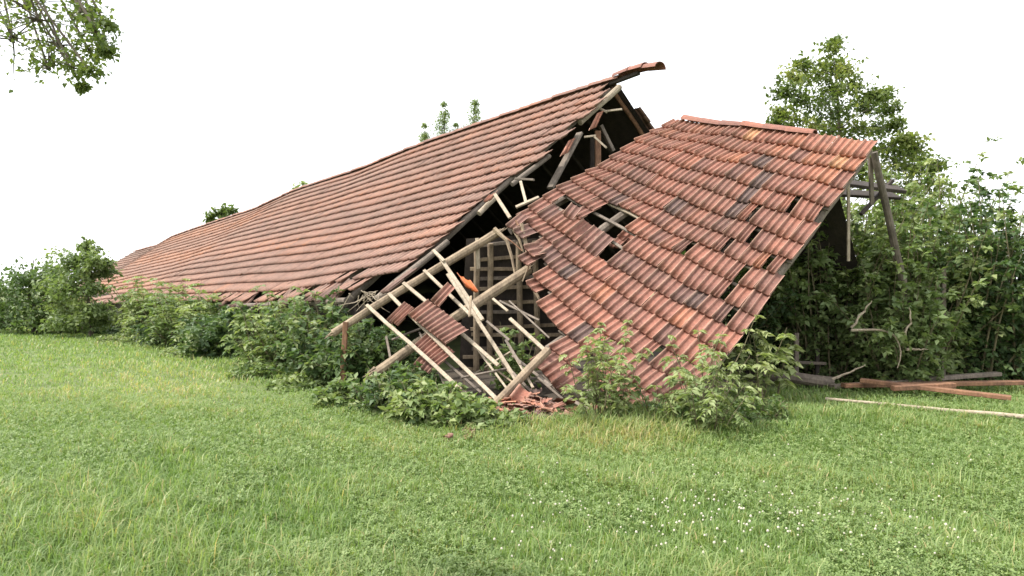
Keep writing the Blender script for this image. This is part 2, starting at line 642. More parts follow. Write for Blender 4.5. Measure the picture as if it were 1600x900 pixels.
# low timber walls set back under the eaves
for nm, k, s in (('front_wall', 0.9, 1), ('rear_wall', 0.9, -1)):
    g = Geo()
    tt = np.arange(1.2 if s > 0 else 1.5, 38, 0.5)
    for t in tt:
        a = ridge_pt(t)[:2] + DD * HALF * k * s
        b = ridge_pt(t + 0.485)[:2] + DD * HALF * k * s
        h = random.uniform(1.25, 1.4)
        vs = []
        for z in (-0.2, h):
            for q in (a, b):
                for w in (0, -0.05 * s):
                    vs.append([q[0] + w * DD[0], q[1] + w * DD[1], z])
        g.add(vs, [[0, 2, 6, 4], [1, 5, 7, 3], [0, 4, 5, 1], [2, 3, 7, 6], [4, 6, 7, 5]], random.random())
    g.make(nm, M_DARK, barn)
# splintered eave tile ends and bent battens that hang from the broken eave
for px, py, L in ((352, 478, .5), (366, 474, .55), (381, 477, .45), (404, 478, .4), (432, 470, .55), (452, 470, .5), (489, 466, .5), (505, 464, .55), (518, 465, .5), (612, 440, .5)):
    t = t_of(px, E0)
    e = eave_pt(t)
    r = ridge_pt(t)
    dv = (e - r) / np.linalg.norm(e - r)
    tl = Tiles()
    o = e - dv * L * 0.9
    tl.tile(o, np.array([0.18, -0.16, random.uniform(-.05, .05)]), dv * L + np.array([random.uniform(-.12, .05), -0.05, -0.06]), random.uniform(0.0, 0.4), 1.0, 0.02)
    tl.make('slipped_tile', M_TILE_OLD, barn)
# the eave pole
Geo().pole(eave_pt(1.0) - np.array([0, 0, .13]), eave_pt(8.0) - np.array([0, 0, .16]), 0.06, 0.05).make('eave_beam', M_GREY, barn)
# verge rafter laid bare where the tiles broke away
Geo().pole(at(968, 136, 15.35), at(906, 192, 14.6), 0.07, 0.07).make('verge_rafter', M_BATTEN, barn)
Geo().pole(at(858, 244, 13.9), at(800, 288, 13.2), 0.05, 0.05).make('verge_rafter', M_GREY, barn)
Geo().pole(at(774, 308, 12.9), at(748, 334, 12.6), 0.055, 0.05).make('verge_rafter', M_BATTEN, barn)
Geo().pole(at(700, 378, 12.2), at(618, 442, 11.5), 0.055, 0.06).make('verge_rafter', M_GREY, barn)
Geo().beam(at(906, 208, 14.3), at(860, 294, 13.6), 0.16, 0.06).make('broken_strut', M_GREY, barn)
Geo().beam(at(934, 205, 15.0), at(934, 262, 15.0), 0.13, 0.12, up=(0, 1, 0)).make('post', M_RED, barn)
Geo().beam(at(925, 212, 15.3), at(925, 262, 15.3), 0.10, 0.10, up=(0, 1, 0)).make('post', M_DARK, barn)
Geo().beam(at(938, 196, 15.2), at(958, 236, 15.3), 0.11, 0.08).make('brace', M_GREY, barn)
Geo().beam(at(945, 174, 14.8), at(972, 171, 14.7), 0.06, 0.04).make('broken_batten', M_BATTEN, barn)
Geo().beam(at(938, 170, 14.8), at(948, 175, 14.7), 0.06, 0.05).make('broken_batten', M_BATTEN, barn)
Geo().beam(at(913, 214, 14.2), at(931, 212, 14.2), 0.06, 0.04).make('broken_batten', M_BATTEN, barn)
Geo().beam(at(929, 214, 14.2), at(948, 231, 14.1), 0.06, 0.04).make('broken_batten', M_BATTEN, barn)
Geo().beam(at(805, 279, 12.9), at(834, 281, 12.7), 0.06, 0.04).make('broken_batten', M_GREY, barn)
for (a, b, c_) in (((944, 174), (-12, 24), 14.7), ((900, 216), (-12, 22), 14.1), ((778, 300), (-8, 9), 12.8)):
    tl = Tiles()
    o = at(*a, c_)
    e = at(a[0] + b[0], a[1] + b[1], c_ - 0.2) - o
    tl.tile(o, np.array([-0.16, -0.12, -0.09]), e, 0.8, 1, 0.0)
    tl.make('hanging_tile', M_TILE, barn)

# ------------------------------------------------------------------ the fallen roof section
A0, A1 = at(1052, 189, 12.5), at(520, 515, 10.5)
R0, R1 = at(1372, 225, 10.0), at(1000, 664, 8.4)


def on_line(px, a, b):
    k = (px - CX) / F
    d = b - a
    return (k * a[1] - a[0]) / (d[0] - k * d[1])


ROWS = {
    0: [(1052, 189), (1190, 203), (1270, 211), (1372, 224)],
    1: [(1036, 202), (1100, 210), (1180, 221), (1254, 234), (1354, 251)],
    2: [(1016, 211), (1100, 226), (1160, 238), (1250, 254), (1338, 272)],
    3: [(992, 223), (1100, 246), (1190, 265), (1320, 297)],
    4: [(972, 236), (1040, 253), (1100, 271), (1200, 297), (1298, 323)],
    5: [(953, 248), (1020, 270), (1100, 297), (1184, 322), (1281, 350)],
    6: [(936, 262), (1020, 295), (1100, 327), (1180, 354), (1258, 382)],
    7: [(915, 273), (932, 282), (1006, 318), (1100, 356), (1152, 377), (1240, 409)],
    8: [(893, 286), (970, 326), (1000, 341), (1074, 376), (1132, 398), (1222, 436)],
    9: [(870, 298), (924, 328), (952, 345), (1000, 370), (1044, 392), (1080, 408), (1124, 431), (1202, 466)],
    10: [(850, 311), (868, 322), (920, 352), (968, 384), (1000, 405), (1036, 425), (1084, 450), (1182, 496)],
    11: [(828, 326), (848, 342), (874, 362), (900, 380), (932, 401), (976, 428), (1004, 443), (1060, 472), (1098, 493), (1162, 524)],
    12: [(808, 338), (844, 368), (870, 391), (912, 422), (952, 448), (996, 475), (1036, 498), (1066, 517), (1140, 553)],
    13: [(788, 350), (846, 404), (864, 421), (904, 452), (944, 481), (990, 512), (1020, 532), (1050, 550), (1116, 582)],
    14: [(766, 364), (856, 454), (872, 468), (900, 490), (930, 512), (996, 557), (1026, 576), (1090, 610)],
    15: [(742, 379), (888, 526), (912, 545), (976, 590), (996, 603), (1060, 636)],
    16: [(717, 394), (866, 552), (908, 586), (950, 616), (1030, 652)],
    17: [(691, 409), (782, 516), (856, 594), (882, 616), (930, 644), (1000, 664)],
}
SLAB_U = 18


def row_curve(k):
    pts = ROWS[k]
    sl = on_line(pts[0][0], A0, A1)
    dl = A0[1] + (A1[1] - A0[1]) * sl
    dr = R0[1] + (R1[1] - R0[1]) * k / 17
    x0, x1 = pts[0][0], pts[-1][0]
    P = []
    for x, y in pts:
        a = (x - x0) / (x1 - x0)
        d = 1 / ((1 - a) / dl + a / dr)
        P.append(at(x, y, d))
    P = np.array(P)
    s = np.concatenate([[0], np.cumsum(np.linalg.norm(np.diff(P, axis=0), axis=1))])
    s /= s[-1]
    uu = np.linspace(0, 1, SLAB_U * 2 + 1)
    Q = np.stack([np.interp(uu, s, P[:, c]) for c in range(3)], 1)
    for _ in range(2):                       # soften kinks
        Q[1:-1] = (Q[:-2] + 2 * Q[1:-1] + Q[2:]) / 4
    return Q


GRID = np.array([row_curve(k) for k in range(18)])


def S_slab(u, v):
    u = min(max(u, 0), SLAB_U) * 2
    v2 = min(max(v, 0), 17)
    i, j = min(int(u), SLAB_U * 2 - 1), min(int(v2), 16)
    a, b = u - i, v2 - j
    q = (GRID[j, i] * (1 - a) + GRID[j, i + 1] * a) * (1 - b) + (GRID[j + 1, i] * (1 - a) + GRID[j + 1, i + 1] * a) * b
    q[2] += 0.016 * math.sin(u * 0.55 + v * 0.9) + 0.010 * math.sin(u * 1.1 - v * 0.6)
    return q


LEFT = {10: 806, 11: 818, 12: 834, 13: 842, 14: 850, 15: 866, 16: 842}
SLOTS = [(1166, 331), (1178, 366), (1138, 386), (1188, 406), (1160, 428), (1122, 452), (1072, 388), (1130, 486), (1228, 318), (1022, 552)]


def cell_of(px, py):
    best, bc = 1e9, None
    for j in range(17):
        for i in range(SLAB_U):
            x, y = pix(S_slab(i + 0.5, j + 0.5))
            d = (x - px) ** 2 + (y - py) ** 2
            if d < best:
                best, bc = d, (i, j)
    return bc


NARROW = {cell_of(*s) for s in SLOTS} | {(17, 4), (17, 7)}


def keep_slab(i, j, c):
    px, py = pix(c)
    if j in LEFT and px < LEFT[j] + (8 if j % 3 == 1 else 0):
        return False
    if (j == 9 and 868 < px < 990 and not (900 < px < 912)) or (j == 10 and 940 < px < 968):
        return False
    if j == 8 and 938 < px < 990:
        return False
    if j == 16 and px > 892:
        return 955 < px < 990
    if j == 15 and 908 < px < 930:
        return False
    if j == 14 and px > 1076 or j == 13 and px > 1100:
        return False
    return True


GREYS = {cell_of(1196, 262), cell_of(1186, 280), cell_of(1172, 297), cell_of(1200, 250)}


def tint_slab(i, j, c):
    if (i, j) in GREYS:
        return 0.02
    px, py = pix(c)
    b = 0.52 + random.gauss(0, 0.13)
    if j < 3:
        b += 0.22 * (px - 1030) / 340 + 0.08
    if j == 10 or (j in (11, 12) and px < 900):
        b -= 0.25
    if random.random() < 0.05:
        b -= 0.35
    if random.random() < 0.05:
        b += 0.3
    return min(1, max(0.03, b))


fallen = empty('fallen_roof', (A1[0] + 3.2, 9.6, 0.0), 'collapsed tiled roof section slumped to the ground in front of the barn', 'fallen roof')
tl = cover(S_slab, SLAB_U, 17, keep_slab, tint_slab, 0.005, 1.25, lambda i, j: (i, j) in NARROW, lift=0.05)
# tiles twisted up along the torn left edge
for (px, py, d, ang) in ((822, 352, 11.2, .5), (838, 380, 11.0, .8), (842, 434, 10.8, .7), (812, 336, 11.4, -.4), (830, 392, 10.95, .3)):
    o = at(px, py, d)
    tl.tile(o, np.array([0.17, -0.12, -0.10 - 0.1 * ang]), np.array([-0.22, -0.16, -0.17 + 0.12 * ang]), random.uniform(.1, .8), 1.1, 0.03)
tl.make('tile_cover', M_TILE, fallen)
nrm = np.cross(S_slab(0, 4) - S_slab(0, 0), S_slab(10, 0) - S_slab(0, 0))
nrm /= np.linalg.norm(nrm)
if nrm[2] < 0:
    nrm = -nrm
rg = ridge_tiles(Geo(), [S_slab(u, 0) + np.array([0, 0.05, 0.07]) for u in np.linspace(13.4, 0.4, 14)], 0.12, 0.40)
rg.make('ridge', M_TILE, fallen, label='row of rounded ridge tiles along the top of the fallen roof')
# what is left of its rear slope: dark boards and tiles sloping away behind the ridge
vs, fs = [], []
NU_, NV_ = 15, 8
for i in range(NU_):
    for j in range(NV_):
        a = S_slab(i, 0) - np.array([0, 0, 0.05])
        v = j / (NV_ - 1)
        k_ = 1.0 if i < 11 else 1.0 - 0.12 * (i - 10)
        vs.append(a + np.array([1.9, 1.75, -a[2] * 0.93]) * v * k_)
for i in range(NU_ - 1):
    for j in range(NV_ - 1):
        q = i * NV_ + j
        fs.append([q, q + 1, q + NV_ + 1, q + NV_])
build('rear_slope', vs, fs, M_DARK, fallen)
# battens below the tiles, row by row
for k in range(0, 18):
    g = Geo()
    u0 = 0.1
    while k >= 10 and pix(S_slab(u0, k))[0] < max(LEFT.get(k, 0), LEFT.get(k - 1, 0)) + 6:
        u0 += 0.2
    us = np.linspace(u0, 17.9, 7)
    for a, b in zip(us[:-1], us[1:]):
        g.beam(S_slab(a, k) - nrm * 0.035, S_slab(b, k) - nrm * 0.035, 0.05, 0.03, up=nrm, wob=0.0)
    g.make('batten', M_GREY if k not in (5, 8) else M_BATTEN, fallen)
for u in (5.2, 9.5, 13.6, 17.4):
    g = Geo()
    vv = 16.6
    while vv > 10 and pix(S_slab(u, vv))[0] < LEFT.get(min(16, int(vv)), 0) + 4:
        vv -= 0.2
    g.tube([S_slab(u, v) - nrm * 0.13 for v in np.linspace(0.1, vv, 14)], 0.065, 0.075, 8)
    g.make('rafter', M_GREY, fallen)


def dA(px):                                                # depth of the left bare rafter at a photo column
    s = on_line(px, A0, A1)
    return A0[1] + (A1[1] - A0[1]) * s


g = Geo()
g.pole(at(776, 359, dA(776)) - nrm * 0.06, at(518, 516, 10.5) - nrm * 0.06, 0.075, 0.06, 0.02)
g.make('rafter', M_POLE, fallen, label='long bare rafter at the left edge of the fallen roof')
Geo().pole(at(1048, 200, 12.4) - nrm * 0.16, at(792, 350, 11.5) - nrm * 0.16, 0.06, 0.07).make('rafter', M_GREY, fallen)
Geo().pole(at(827, 420, 11.0), at(583, 586, 10.05), 0.085, 0.075, 0.03).make('rafter', M_POLE, fallen, label='thick broken pole under the bare battens')
Geo().pole(at(856, 548, 9.35), at(757, 648, 8.62), 0.062, 0.058).make('rafter', M_POLE, fallen)
# bare battens of the stripped left part
for p, q, w in (((573, 477, dA(573)), (762, 646, 8.62), .055), ((607, 459, dA(607)), (786, 634, 8.72), .055), ((631, 442, dA(631)), (779, 571, 9.35), .055),
                ((663, 423, dA(663)), (736, 493, 9.95), .05), ((690, 405, dA(690) - .05), (754, 500, 9.9), .06), ((700, 428, 10.6), (812, 602, 9.2), .055),
                ((677, 391, 11.2), (694, 408, 10.9), .055), ((745, 372, 11.3), (748, 420, 11.3), .06), ((797, 498, 10.1), (850, 546, 9.5), .055),
                ((773, 303, 12.2), (797, 340, 11.6), .06), ((813, 284, 12.3), (823, 318, 11.7), .05), ((806, 323, 11.7), (842, 308, 11.75), .07)):
    Geo().beam(at(*p), at(*q), w, 0.032, up=nrm, wob=0.007).make('batten', M_BATTEN, fallen)
# cracked, splintered wood where the rafters broke
for pts, r in (([(772, 358, 11.35), (792, 376, 11.2), (800, 402, 11.1), (805, 430, 11.0)], .045), ([(815, 350, 11.1), (823, 385, 10.95), (825, 418, 10.85), (816, 440, 10.85)], .035),
               ([(798, 350, 11.3), (812, 375, 11.1), (820, 400, 11.0)], .03), ([(826, 440, 10.9), (842, 465, 10.7), (850, 478, 10.6)], .03),
               ([(780, 365, 11.4), (803, 380, 11.2), (816, 392, 11.0)], .02), ([(806, 345, 11.2), (818, 368, 11.0), (830, 398, 10.9), (824, 425, 10.8)], .02)):
    Geo().tube([at(*p) for p in pts], r, r * 0.35, 5, 0.3).make('splinter', M_POLE if r > .025 else M_RED, fallen)


for p, q, w, m in (((690, 560, 9.8), (752, 612, 9.2), .035, M_GREY), ((655, 520, 10.3), (700, 612, 9.4), .03, M_GREY), ((745, 545, 9.9), (800, 618, 9.0), .03, M_BATTEN),
                   ((780, 470, 10.6), (842, 500, 10.2), .035, M_GREY), ((720, 590, 9.2), (795, 575, 9.5), .03, M_GREY), ((612, 530, 10.3), (690, 500, 10.5), .03, M_GREY),
                   ((800, 556, 9.8), (862, 604, 9.0), .04, M_GREY), ((742, 640, 8.7), (812, 622, 8.8), .035, M_BATTEN), ((840, 590, 9.0), (884, 628, 8.8), .03, M_GREY)):
    Geo().beam(at(*p), at(*q), w, 0.024, up=nrm, wob=.01).make('broken_lath', m, fallen)
random.seed(77)
for _ in range(16):
    px, py = random.uniform(600, 800), random.uniform(455, 600)
    L_ = random.uniform(30, 95)
    an = math.radians(random.choice((42, 46, 50, 60, -25, 85)) + random.uniform(-9, 9))
    dd_ = 10.3 - (px - 600) / 200 * 1.1 + random.uniform(.15, .8)
    Geo().beam(at(px, py, dd_), at(px + L_ * math.cos(an), py + L_ * math.sin(an), dd_ - L_ / 130), random.uniform(.022, .038), .02, up=nrm, wob=.01).make('broken_lath', random.choice((M_BATTEN, M_GREY, M_POLE)), fallen)
for px, py, du, dvv, tn in ((984, 352, (.15, -.12, -.12), (-.2, -.05, -.2), .6), (893, 318, (.16, -.1, -.1), (-.15, -.12, -.2), .3), (966, 372, (.16, -.12, -.02), (-.16, -.12, -.16), .45)):
    tl2 = Tiles()
    tl2.tile(at(px, py, 11.05), np.array(du), np.array(dvv), tn, 1.1, 0.02, 0.0)
    tl2.make('slipped_tile', M_TILE, fallen)
for (c0, dr) in ((at(827, 420, 11.0), at(827, 420, 11.0) - at(700, 506, 10.5)), (at(776, 359, dA(776)) - nrm * .06, at(776, 359, dA(776)) - at(600, 466, dA(600))), (at(518, 516, 10.5) - nrm * .06, at(518, 516, 10.5) - at(600, 466, dA(600))), (at(583, 586, 10.05), at(583, 586, 10.05) - at(700, 506, 10.5))):
    dr = dr / np.linalg.norm(dr)
    gg = Geo()
    for _ in range(7):
        o = c0 - dr * .08 + np.array([random.gauss(0, .025) for _ in range(3)])
        gg.tube([o, o + dr * .1, o + dr * random.uniform(.14, .26) + np.array([random.gauss(0, .02) for _ in range(3)])], .024, .003, 4, .2)
    gg.make('splinter', M_POLE, fallen)


def tile_patch(corners, nt, tints, mat=M_TILE):
    """corners: top-left, top-right, bottom-right, bottom-left as (px, py, depth)"""
    a, b, c, d = [at(*p) for p in corners]
    t = Tiles()
    for i in range(nt):
        f0, f1 = i / nt, (i + 1) / nt
        o = a + (b - a) * f0
        t.tile(o + np.array([0, 0, random.uniform(0, .01)]), (b - a) / nt * 0.98, (d + (c - d) * f0) - o, random.uniform(*tints), 1.2, 0.03, 0.05)
    t.make('tile_patch', mat, fallen)


tile_patch([(669, 470, 10.28), (732, 518, 9.72), (698, 538, 9.6), (641, 494, 10.14)], 5, (.3, .7))
tile_patch([(671, 520, 10.0), (711, 553, 9.68), (684, 574, 9.5), (646, 545, 9.85)], 4, (.3, .6))
tile_patch([(633, 474, 10.45), (648, 484, 10.3), (624, 508, 10.2), (608, 502, 10.35)], 2, (.3, .6))
tile_patch([(700, 444, 10.3), (712, 453, 10.2), (690, 479, 10.1), (676, 472, 10.22)], 1, (.4, .6))
tile_patch([(660, 556, 9.85), (682, 572, 9.6), (672, 584, 9.55), (650, 572, 9.8)], 2, (.3, .6))

# short post that props the long rafter
Geo().beam(at(540, 503, 10.5), np.array([*at(534, 600, 10.5)[:2], -0.05]), 0.075, 0.075, up=(0, 1, 0)).make('prop_post', M_RED, label='short rusty brown post propping up the long bare rafter at the left', cat='post')

# ------------------------------------------------------------------ rear slope of the fallen part, seen from below through the bare frame
rear = empty('fallen_rear_slope', (0.0, 12.4, 0.0), 'dark fallen roof slope with a grid of poles and battens, seen through the bare frame', 'fallen roof')


def S_rear(u, v):                                          # u across, v down
    a = at(728 + 150 * u, 374 - 10 * u, 11.6 + 0.1 * u)
    b = at(715 + 165 * u, 610, 12.2)
    return a + (b - a) * v


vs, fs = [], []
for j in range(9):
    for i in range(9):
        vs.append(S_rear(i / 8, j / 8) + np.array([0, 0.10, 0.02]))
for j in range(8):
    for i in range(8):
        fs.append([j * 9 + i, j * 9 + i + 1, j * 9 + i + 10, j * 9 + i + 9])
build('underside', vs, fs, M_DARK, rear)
for k in range(13):
    v = 0.05 + k * 0.074
    ua, ub = (0.08, 0.98) if k % 4 != 2 else random.choice(((0.08, 0.62), (0.3, 0.98)))
    Geo().beam(S_rear(ua + random.uniform(-.05, .05), v + random.uniform(-.025, .025)), S_rear(ub, v + random.uniform(-.025, .025)), 0.065, 0.05, up=(0, 1, 0), wob=.012).make('batten', M_POLE if k % 3 else M_GREY, rear)
for u in (0.12, 0.26, 0.55, 0.72):
    Geo().pole(S_rear(u, 0.04) - np.array([0, 0.07, 0]), S_rear(u + random.uniform(-.06, .06), 0.97) - np.array([0, 0.07, 0]), 0.05, 0.055).make('rafter', M_POLE, rear)

# right-hand remains: leaning post, hanging lath, plank of the rear slope
Geo().pole(at(1366, 238, 10.3), np.array([*at(1420, 455, 10.9)[:2], 0.0]) + np.array([.45, .3, 0]), 0.05, 0.07).make('leaning_post', M_BARK, smooth=False, label='dark leaning pole holding up the right corner of the fallen roof', cat='post')
Geo().beam(at(1360, 246, 10.4), at(1362, 320, 10.5), 0.06, 0.05, up=(0, 1, 0)).make('hanging_board', M_GREY, label='short grey board hanging beside the dark leaning pole', cat='board')
Geo().beam(at(1325, 288, 10.6), at(1326, 408, 10.6), 0.045, 0.03, up=(0, 1, 0)).make('hanging_lath', M_BATTEN, label='thin pale lath hanging straight down under the right edge of the roof', cat='lath')
rem = empty('rear_slope_remnant', at(1360, 300, 11.3), 'dark remnant of the rear roof slope jutting out behind the leaning pole', 'fallen roof')
Geo().beam(at(1290, 282, 11.2), at(1408, 296, 11.4), 0.30, 0.06, up=(0, -.5, 1)).make('board', M_DARK, rem)
Geo().beam(at(1285, 300, 11.6), at(1400, 306, 11.7), 0.30, 0.05, up=(0, -.5, 1)).make('board', M_DARK, rem)
Geo().beam(at(1345, 335, 11.3), at(1395, 282, 11.5), 0.06, 0.06).make('strut', M_DARK, rem)

# ------------------------------------------------------------------ loose tiles and timber on the ground
def loose_tile(px, py, d, eu, ev, tint, label, mat=M_TILE, broken=False, group=None):
    t = Tiles()
    t.tile(at(px, py, d), np.array(eu), np.array(ev), tint, 1.2, 0.0, 0.0)
    t.make('broken_tile' if broken else 'roof_tile', mat, label=label, cat='roof tile', group=group)


loose_tile(713, 428, 10.9, (0.22, -0.05, -0.12), (0.13, -0.12, -0.17), 0.6, 'bright orange tile dangling in the dark gap behind the bare battens', M_TILE_NEW)
loose_tile(618, 647, 8.75, (0.19, 0.03, -0.05), (0.02, -0.25, 0.02), 0.4, 'bright orange tile lying in the grass below the bare frame', M_TILE_NEW)
loose_tile(810, 602, 8.9, (0.33, -0.10, -0.20), (-0.12, -0.22, -0.12), 0.75, 'red tile slid down at the foot of the bare rafter, in front of the dark hole')
loose_tile(788, 630, 8.7, (0.24, -0.05, -0.05), (-0.05, -0.25, -0.10), 0.45, 'dull red tile lying flat at the lower end of the bare battens', broken=True)
loose_tile(835, 632, 8.65, (0.22, 0.08, -0.02), (0.07, -0.22, -0.10), 0.85, 'orange red tile piece on top of the rubble heap by the dark hole', broken=True)
loose_tile(812, 650, 8.3, (0.16, 0.06, 0.02), (0.07, -0.14, -0.04), 0.7, 'small tile shard in front of the rubble heap', broken=True)
loose_tile(849, 655, 8.2, (0.13, -0.05, 0.05), (0.02, -0.05, -0.14), 0.95, 'pale orange tile shard standing on edge in the grass by the rubble', broken=True)
loose_tile(765, 652, 8.5, (0.14, 0.03, 0.02), (-0.05, -0.12, -0.07), 0.6, 'red tile shard among weeds left of the rubble heap', broken=True)
loose_tile(705, 678, 8.0, (0.2, 0.04, 0.01), (0.03, -0.16, -0.02), 0.8, 'flat reddish tile piece in the weeds below the bare battens', broken=True)
loose_tile(868, 648, 8.4, (0.2, 0.05, 0.03), (0.02, -0.16, -0.08), 0.5, 'dull tile shard at the right foot of the rubble heap, below the dark hole', broken=True)
loose_tile(736, 664, 8.2, (0.18, -0.05, 0.02), (0.04, -0.16, -0.05), 0.35, 'dark red tile shard in the weeds under the batten ends', broken=True)
loose_tile(970, 640, 8.6, (0.19, -0.04, -0.01), (-0.02, -0.17, -0.05), 0.75, 'tile shard in the grass between the small sapling and the ash bush', broken=True)
loose_tile(890, 640, 8.75, (0.15, -0.05, 0.08), (-0.08, -0.1, -0.14), 0.9, 'tile piece upright against the lower edge of the fallen roof', broken=True)
loose_tile(925, 630, 8.7, (0.2, -0.1, -0.02), (-0.08, -0.14, -0.12), 0.6, 'tile slipped off the lower edge beside the small sapling', broken=True)
# rubble too small to count
g = Tiles()
for _ in range(170):
    px = random.gauss(822, 36)
    py = min(674, random.gauss(648, 10))
    d = 1050 * 1.6 / (py - 450) * random.uniform(0.97, 1.0)
    a = random.uniform(0, 6.28)
    s = random.uniform(0.05, 0.21)
    g.tile(np.array([(px - CX) / F * d, d, random.uniform(0.0, 0.20) * math.exp(-((px - 825) / 40) ** 2) + .02]), np.array([math.cos(a), math.sin(a), random.uniform(-.4, .4)]) * s, np.array([-math.sin(a), math.cos(a), random.uniform(-.4, .4)]) * s * random.uniform(.6, 1.3), random.random(), .5, 0.0, 0.0)
for _ in range(50):
    px = random.uniform(700, 1000)
    py = np.interp(px, [700, 850, 1000], [682, 662, 652]) + random.gauss(0, 7)
    d = 1050 * 1.6 / (py - 450)
    a = random.uniform(0, 6.28)
    s = random.uniform(0.05, 0.14)
    g.tile(np.array([(px - CX) / F * d, d, random.uniform(0.02, 0.09)]), np.array([math.cos(a), math.sin(a), random.uniform(-.4, .4)]) * s, np.array([-math.sin(a), math.cos(a), random.uniform(-.4, .4)]) * s, random.random(), .5, 0.0, 0.0)
g.make('rubble', M_TILE, label='heap of small red tile crumbs at the foot of the wreck', cat='rubble', kind='stuff')

Geo().pole(at(1192, 583, 11.0), at(1303, 599, 10.6), 0.08, 0.10).make('log', M_GREY, label='grey log lying at the foot of the creepers, its sawn end to the right', cat='log')
Geo().beam(at(1300, 604, 10.4), at(1560, 584, 10.7), 0.14, 0.06).make('plank', M_GREY, label='grey plank lying on top of the timber heap at the right', cat='plank')
Geo().beam(at(1345, 594, 10.15), at(1580, 622, 9.1), 0.15, 0.06).make('plank', M_RED, label='orange brown plank sloping down to the right in the timber heap', cat='plank')
Geo().beam(at(1395, 607, 9.7), at(1490, 602, 9.7), 0.12, 0.07).make('plank', M_RED, label='short rusty plank at the bottom of the timber heap', cat='plank')
Geo().beam(at(1318, 602, 10.25), at(1600, 598, 10.3), 0.16, 0.06).make('plank', M_RED, label='long reddish plank half sunk in the grass behind the sloping orange brown one', cat='plank')
Geo().beam(at(1200, 650, 8.9), at(1262, 648, 8.9), 0.12, 0.05).make('plank', M_GREY, label='short grey plank in the grass right of the ash bush', cat='plank')
Geo().pole(at(1290, 623, 9.35), at(1600, 652, 7.95), 0.02, 0.028).make('pole', M_BATTEN, label='long thin pale pole lying in the grass at the right', cat='pole')
Geo().beam(at(1244, 520, 11.3), np.array([*at(1244, 600, 11.3)[:2], -0.05]), 0.07, 0.07, up=(0, 1, 0)).make('stub_post', M_GREY, label='upright grey post stub behind the log', cat='post')
Geo().beam(at(1277, 545, 11.4), np.array([*at(1277, 600, 11.4)[:2], -0.05]), 0.06, 0.06, up=(0, 1, 0)).make('stub_post', M_DARK, label='shorter dark post stub behind the right end of the log', cat='post')
Geo().beam(at(1240, 566, 11.35), at(1290, 568, 11.35), 0.05, 0.05).make('rail', M_GREY, label='short rail across the two post stubs', cat='rail')
for i, (px, top) in enumerate(((1464, 425), (1474, 420))):
    Geo().beam(at(px, top, 11.0), np.array([*at(px, 500, 11.0)[:2], -0.05]), 0.07, 0.05, up=(0, 1, 0)).make('fence_post', M_GREY, label=('left', 'right')[i] + ' of two weathered fence posts deep in the hedge at the right', cat='post', group='fence posts in the hedge')


# ------------------------------------------------------------------ plants
def leaves(name, mat, P, D, L, W, tint, parent=None, fold=0.12, **kw):
    """leaf blades: P base points, D directions, L lengths, W widths"""
    n = len(P)
    D = D / (np.linalg.norm(D, axis=1, keepdims=True) + 1e-9)
    up = RNG.normal(0, 0.45, (n, 3)) + np.array([0, 0, 1.0])
    s = np.cross(D, up)
    s /= np.linalg.norm(s, axis=1, keepdims=True) + 1e-9
    nn = np.cross(s, D)
    L, W = L[:, None], W[:, None]
    tip = P + D * L - nn * L * 0.12
    m1 = P + D * L * 0.42
    l_ = m1 + s * W * 0.5 + nn * L * fold
    r_ = m1 - s * W * 0.5 + nn * L * fold
    v = np.stack([P, r_, tip, l_, m1 + nn * 0], 1).reshape(-1, 3)
    b = np.arange(n)[:, None] * 5
    f = np.concatenate([b + np.array([[0, 1, 4]]), b + np.array([[1, 2, 4]]), b + np.array([[4, 2, 3]]), b + np.array([[0, 4, 3]])])
    return build(name, v, f, mat, parent, np.repeat(np.clip(tint, 0, 1), 5), **kw)


def curve_pts(p, d, length, n, gravity, wander):
    pts = [p.copy()]
    d = d / np.linalg.norm(d)
    for _ in range(n):
        d = d + np.array([0, 0, -gravity / n]) + RNG.normal(0, wander / n ** .5, 3)
        d /= np.linalg.norm(d)
        p = p + d * length / n
        pts.append(p.copy())
    return pts


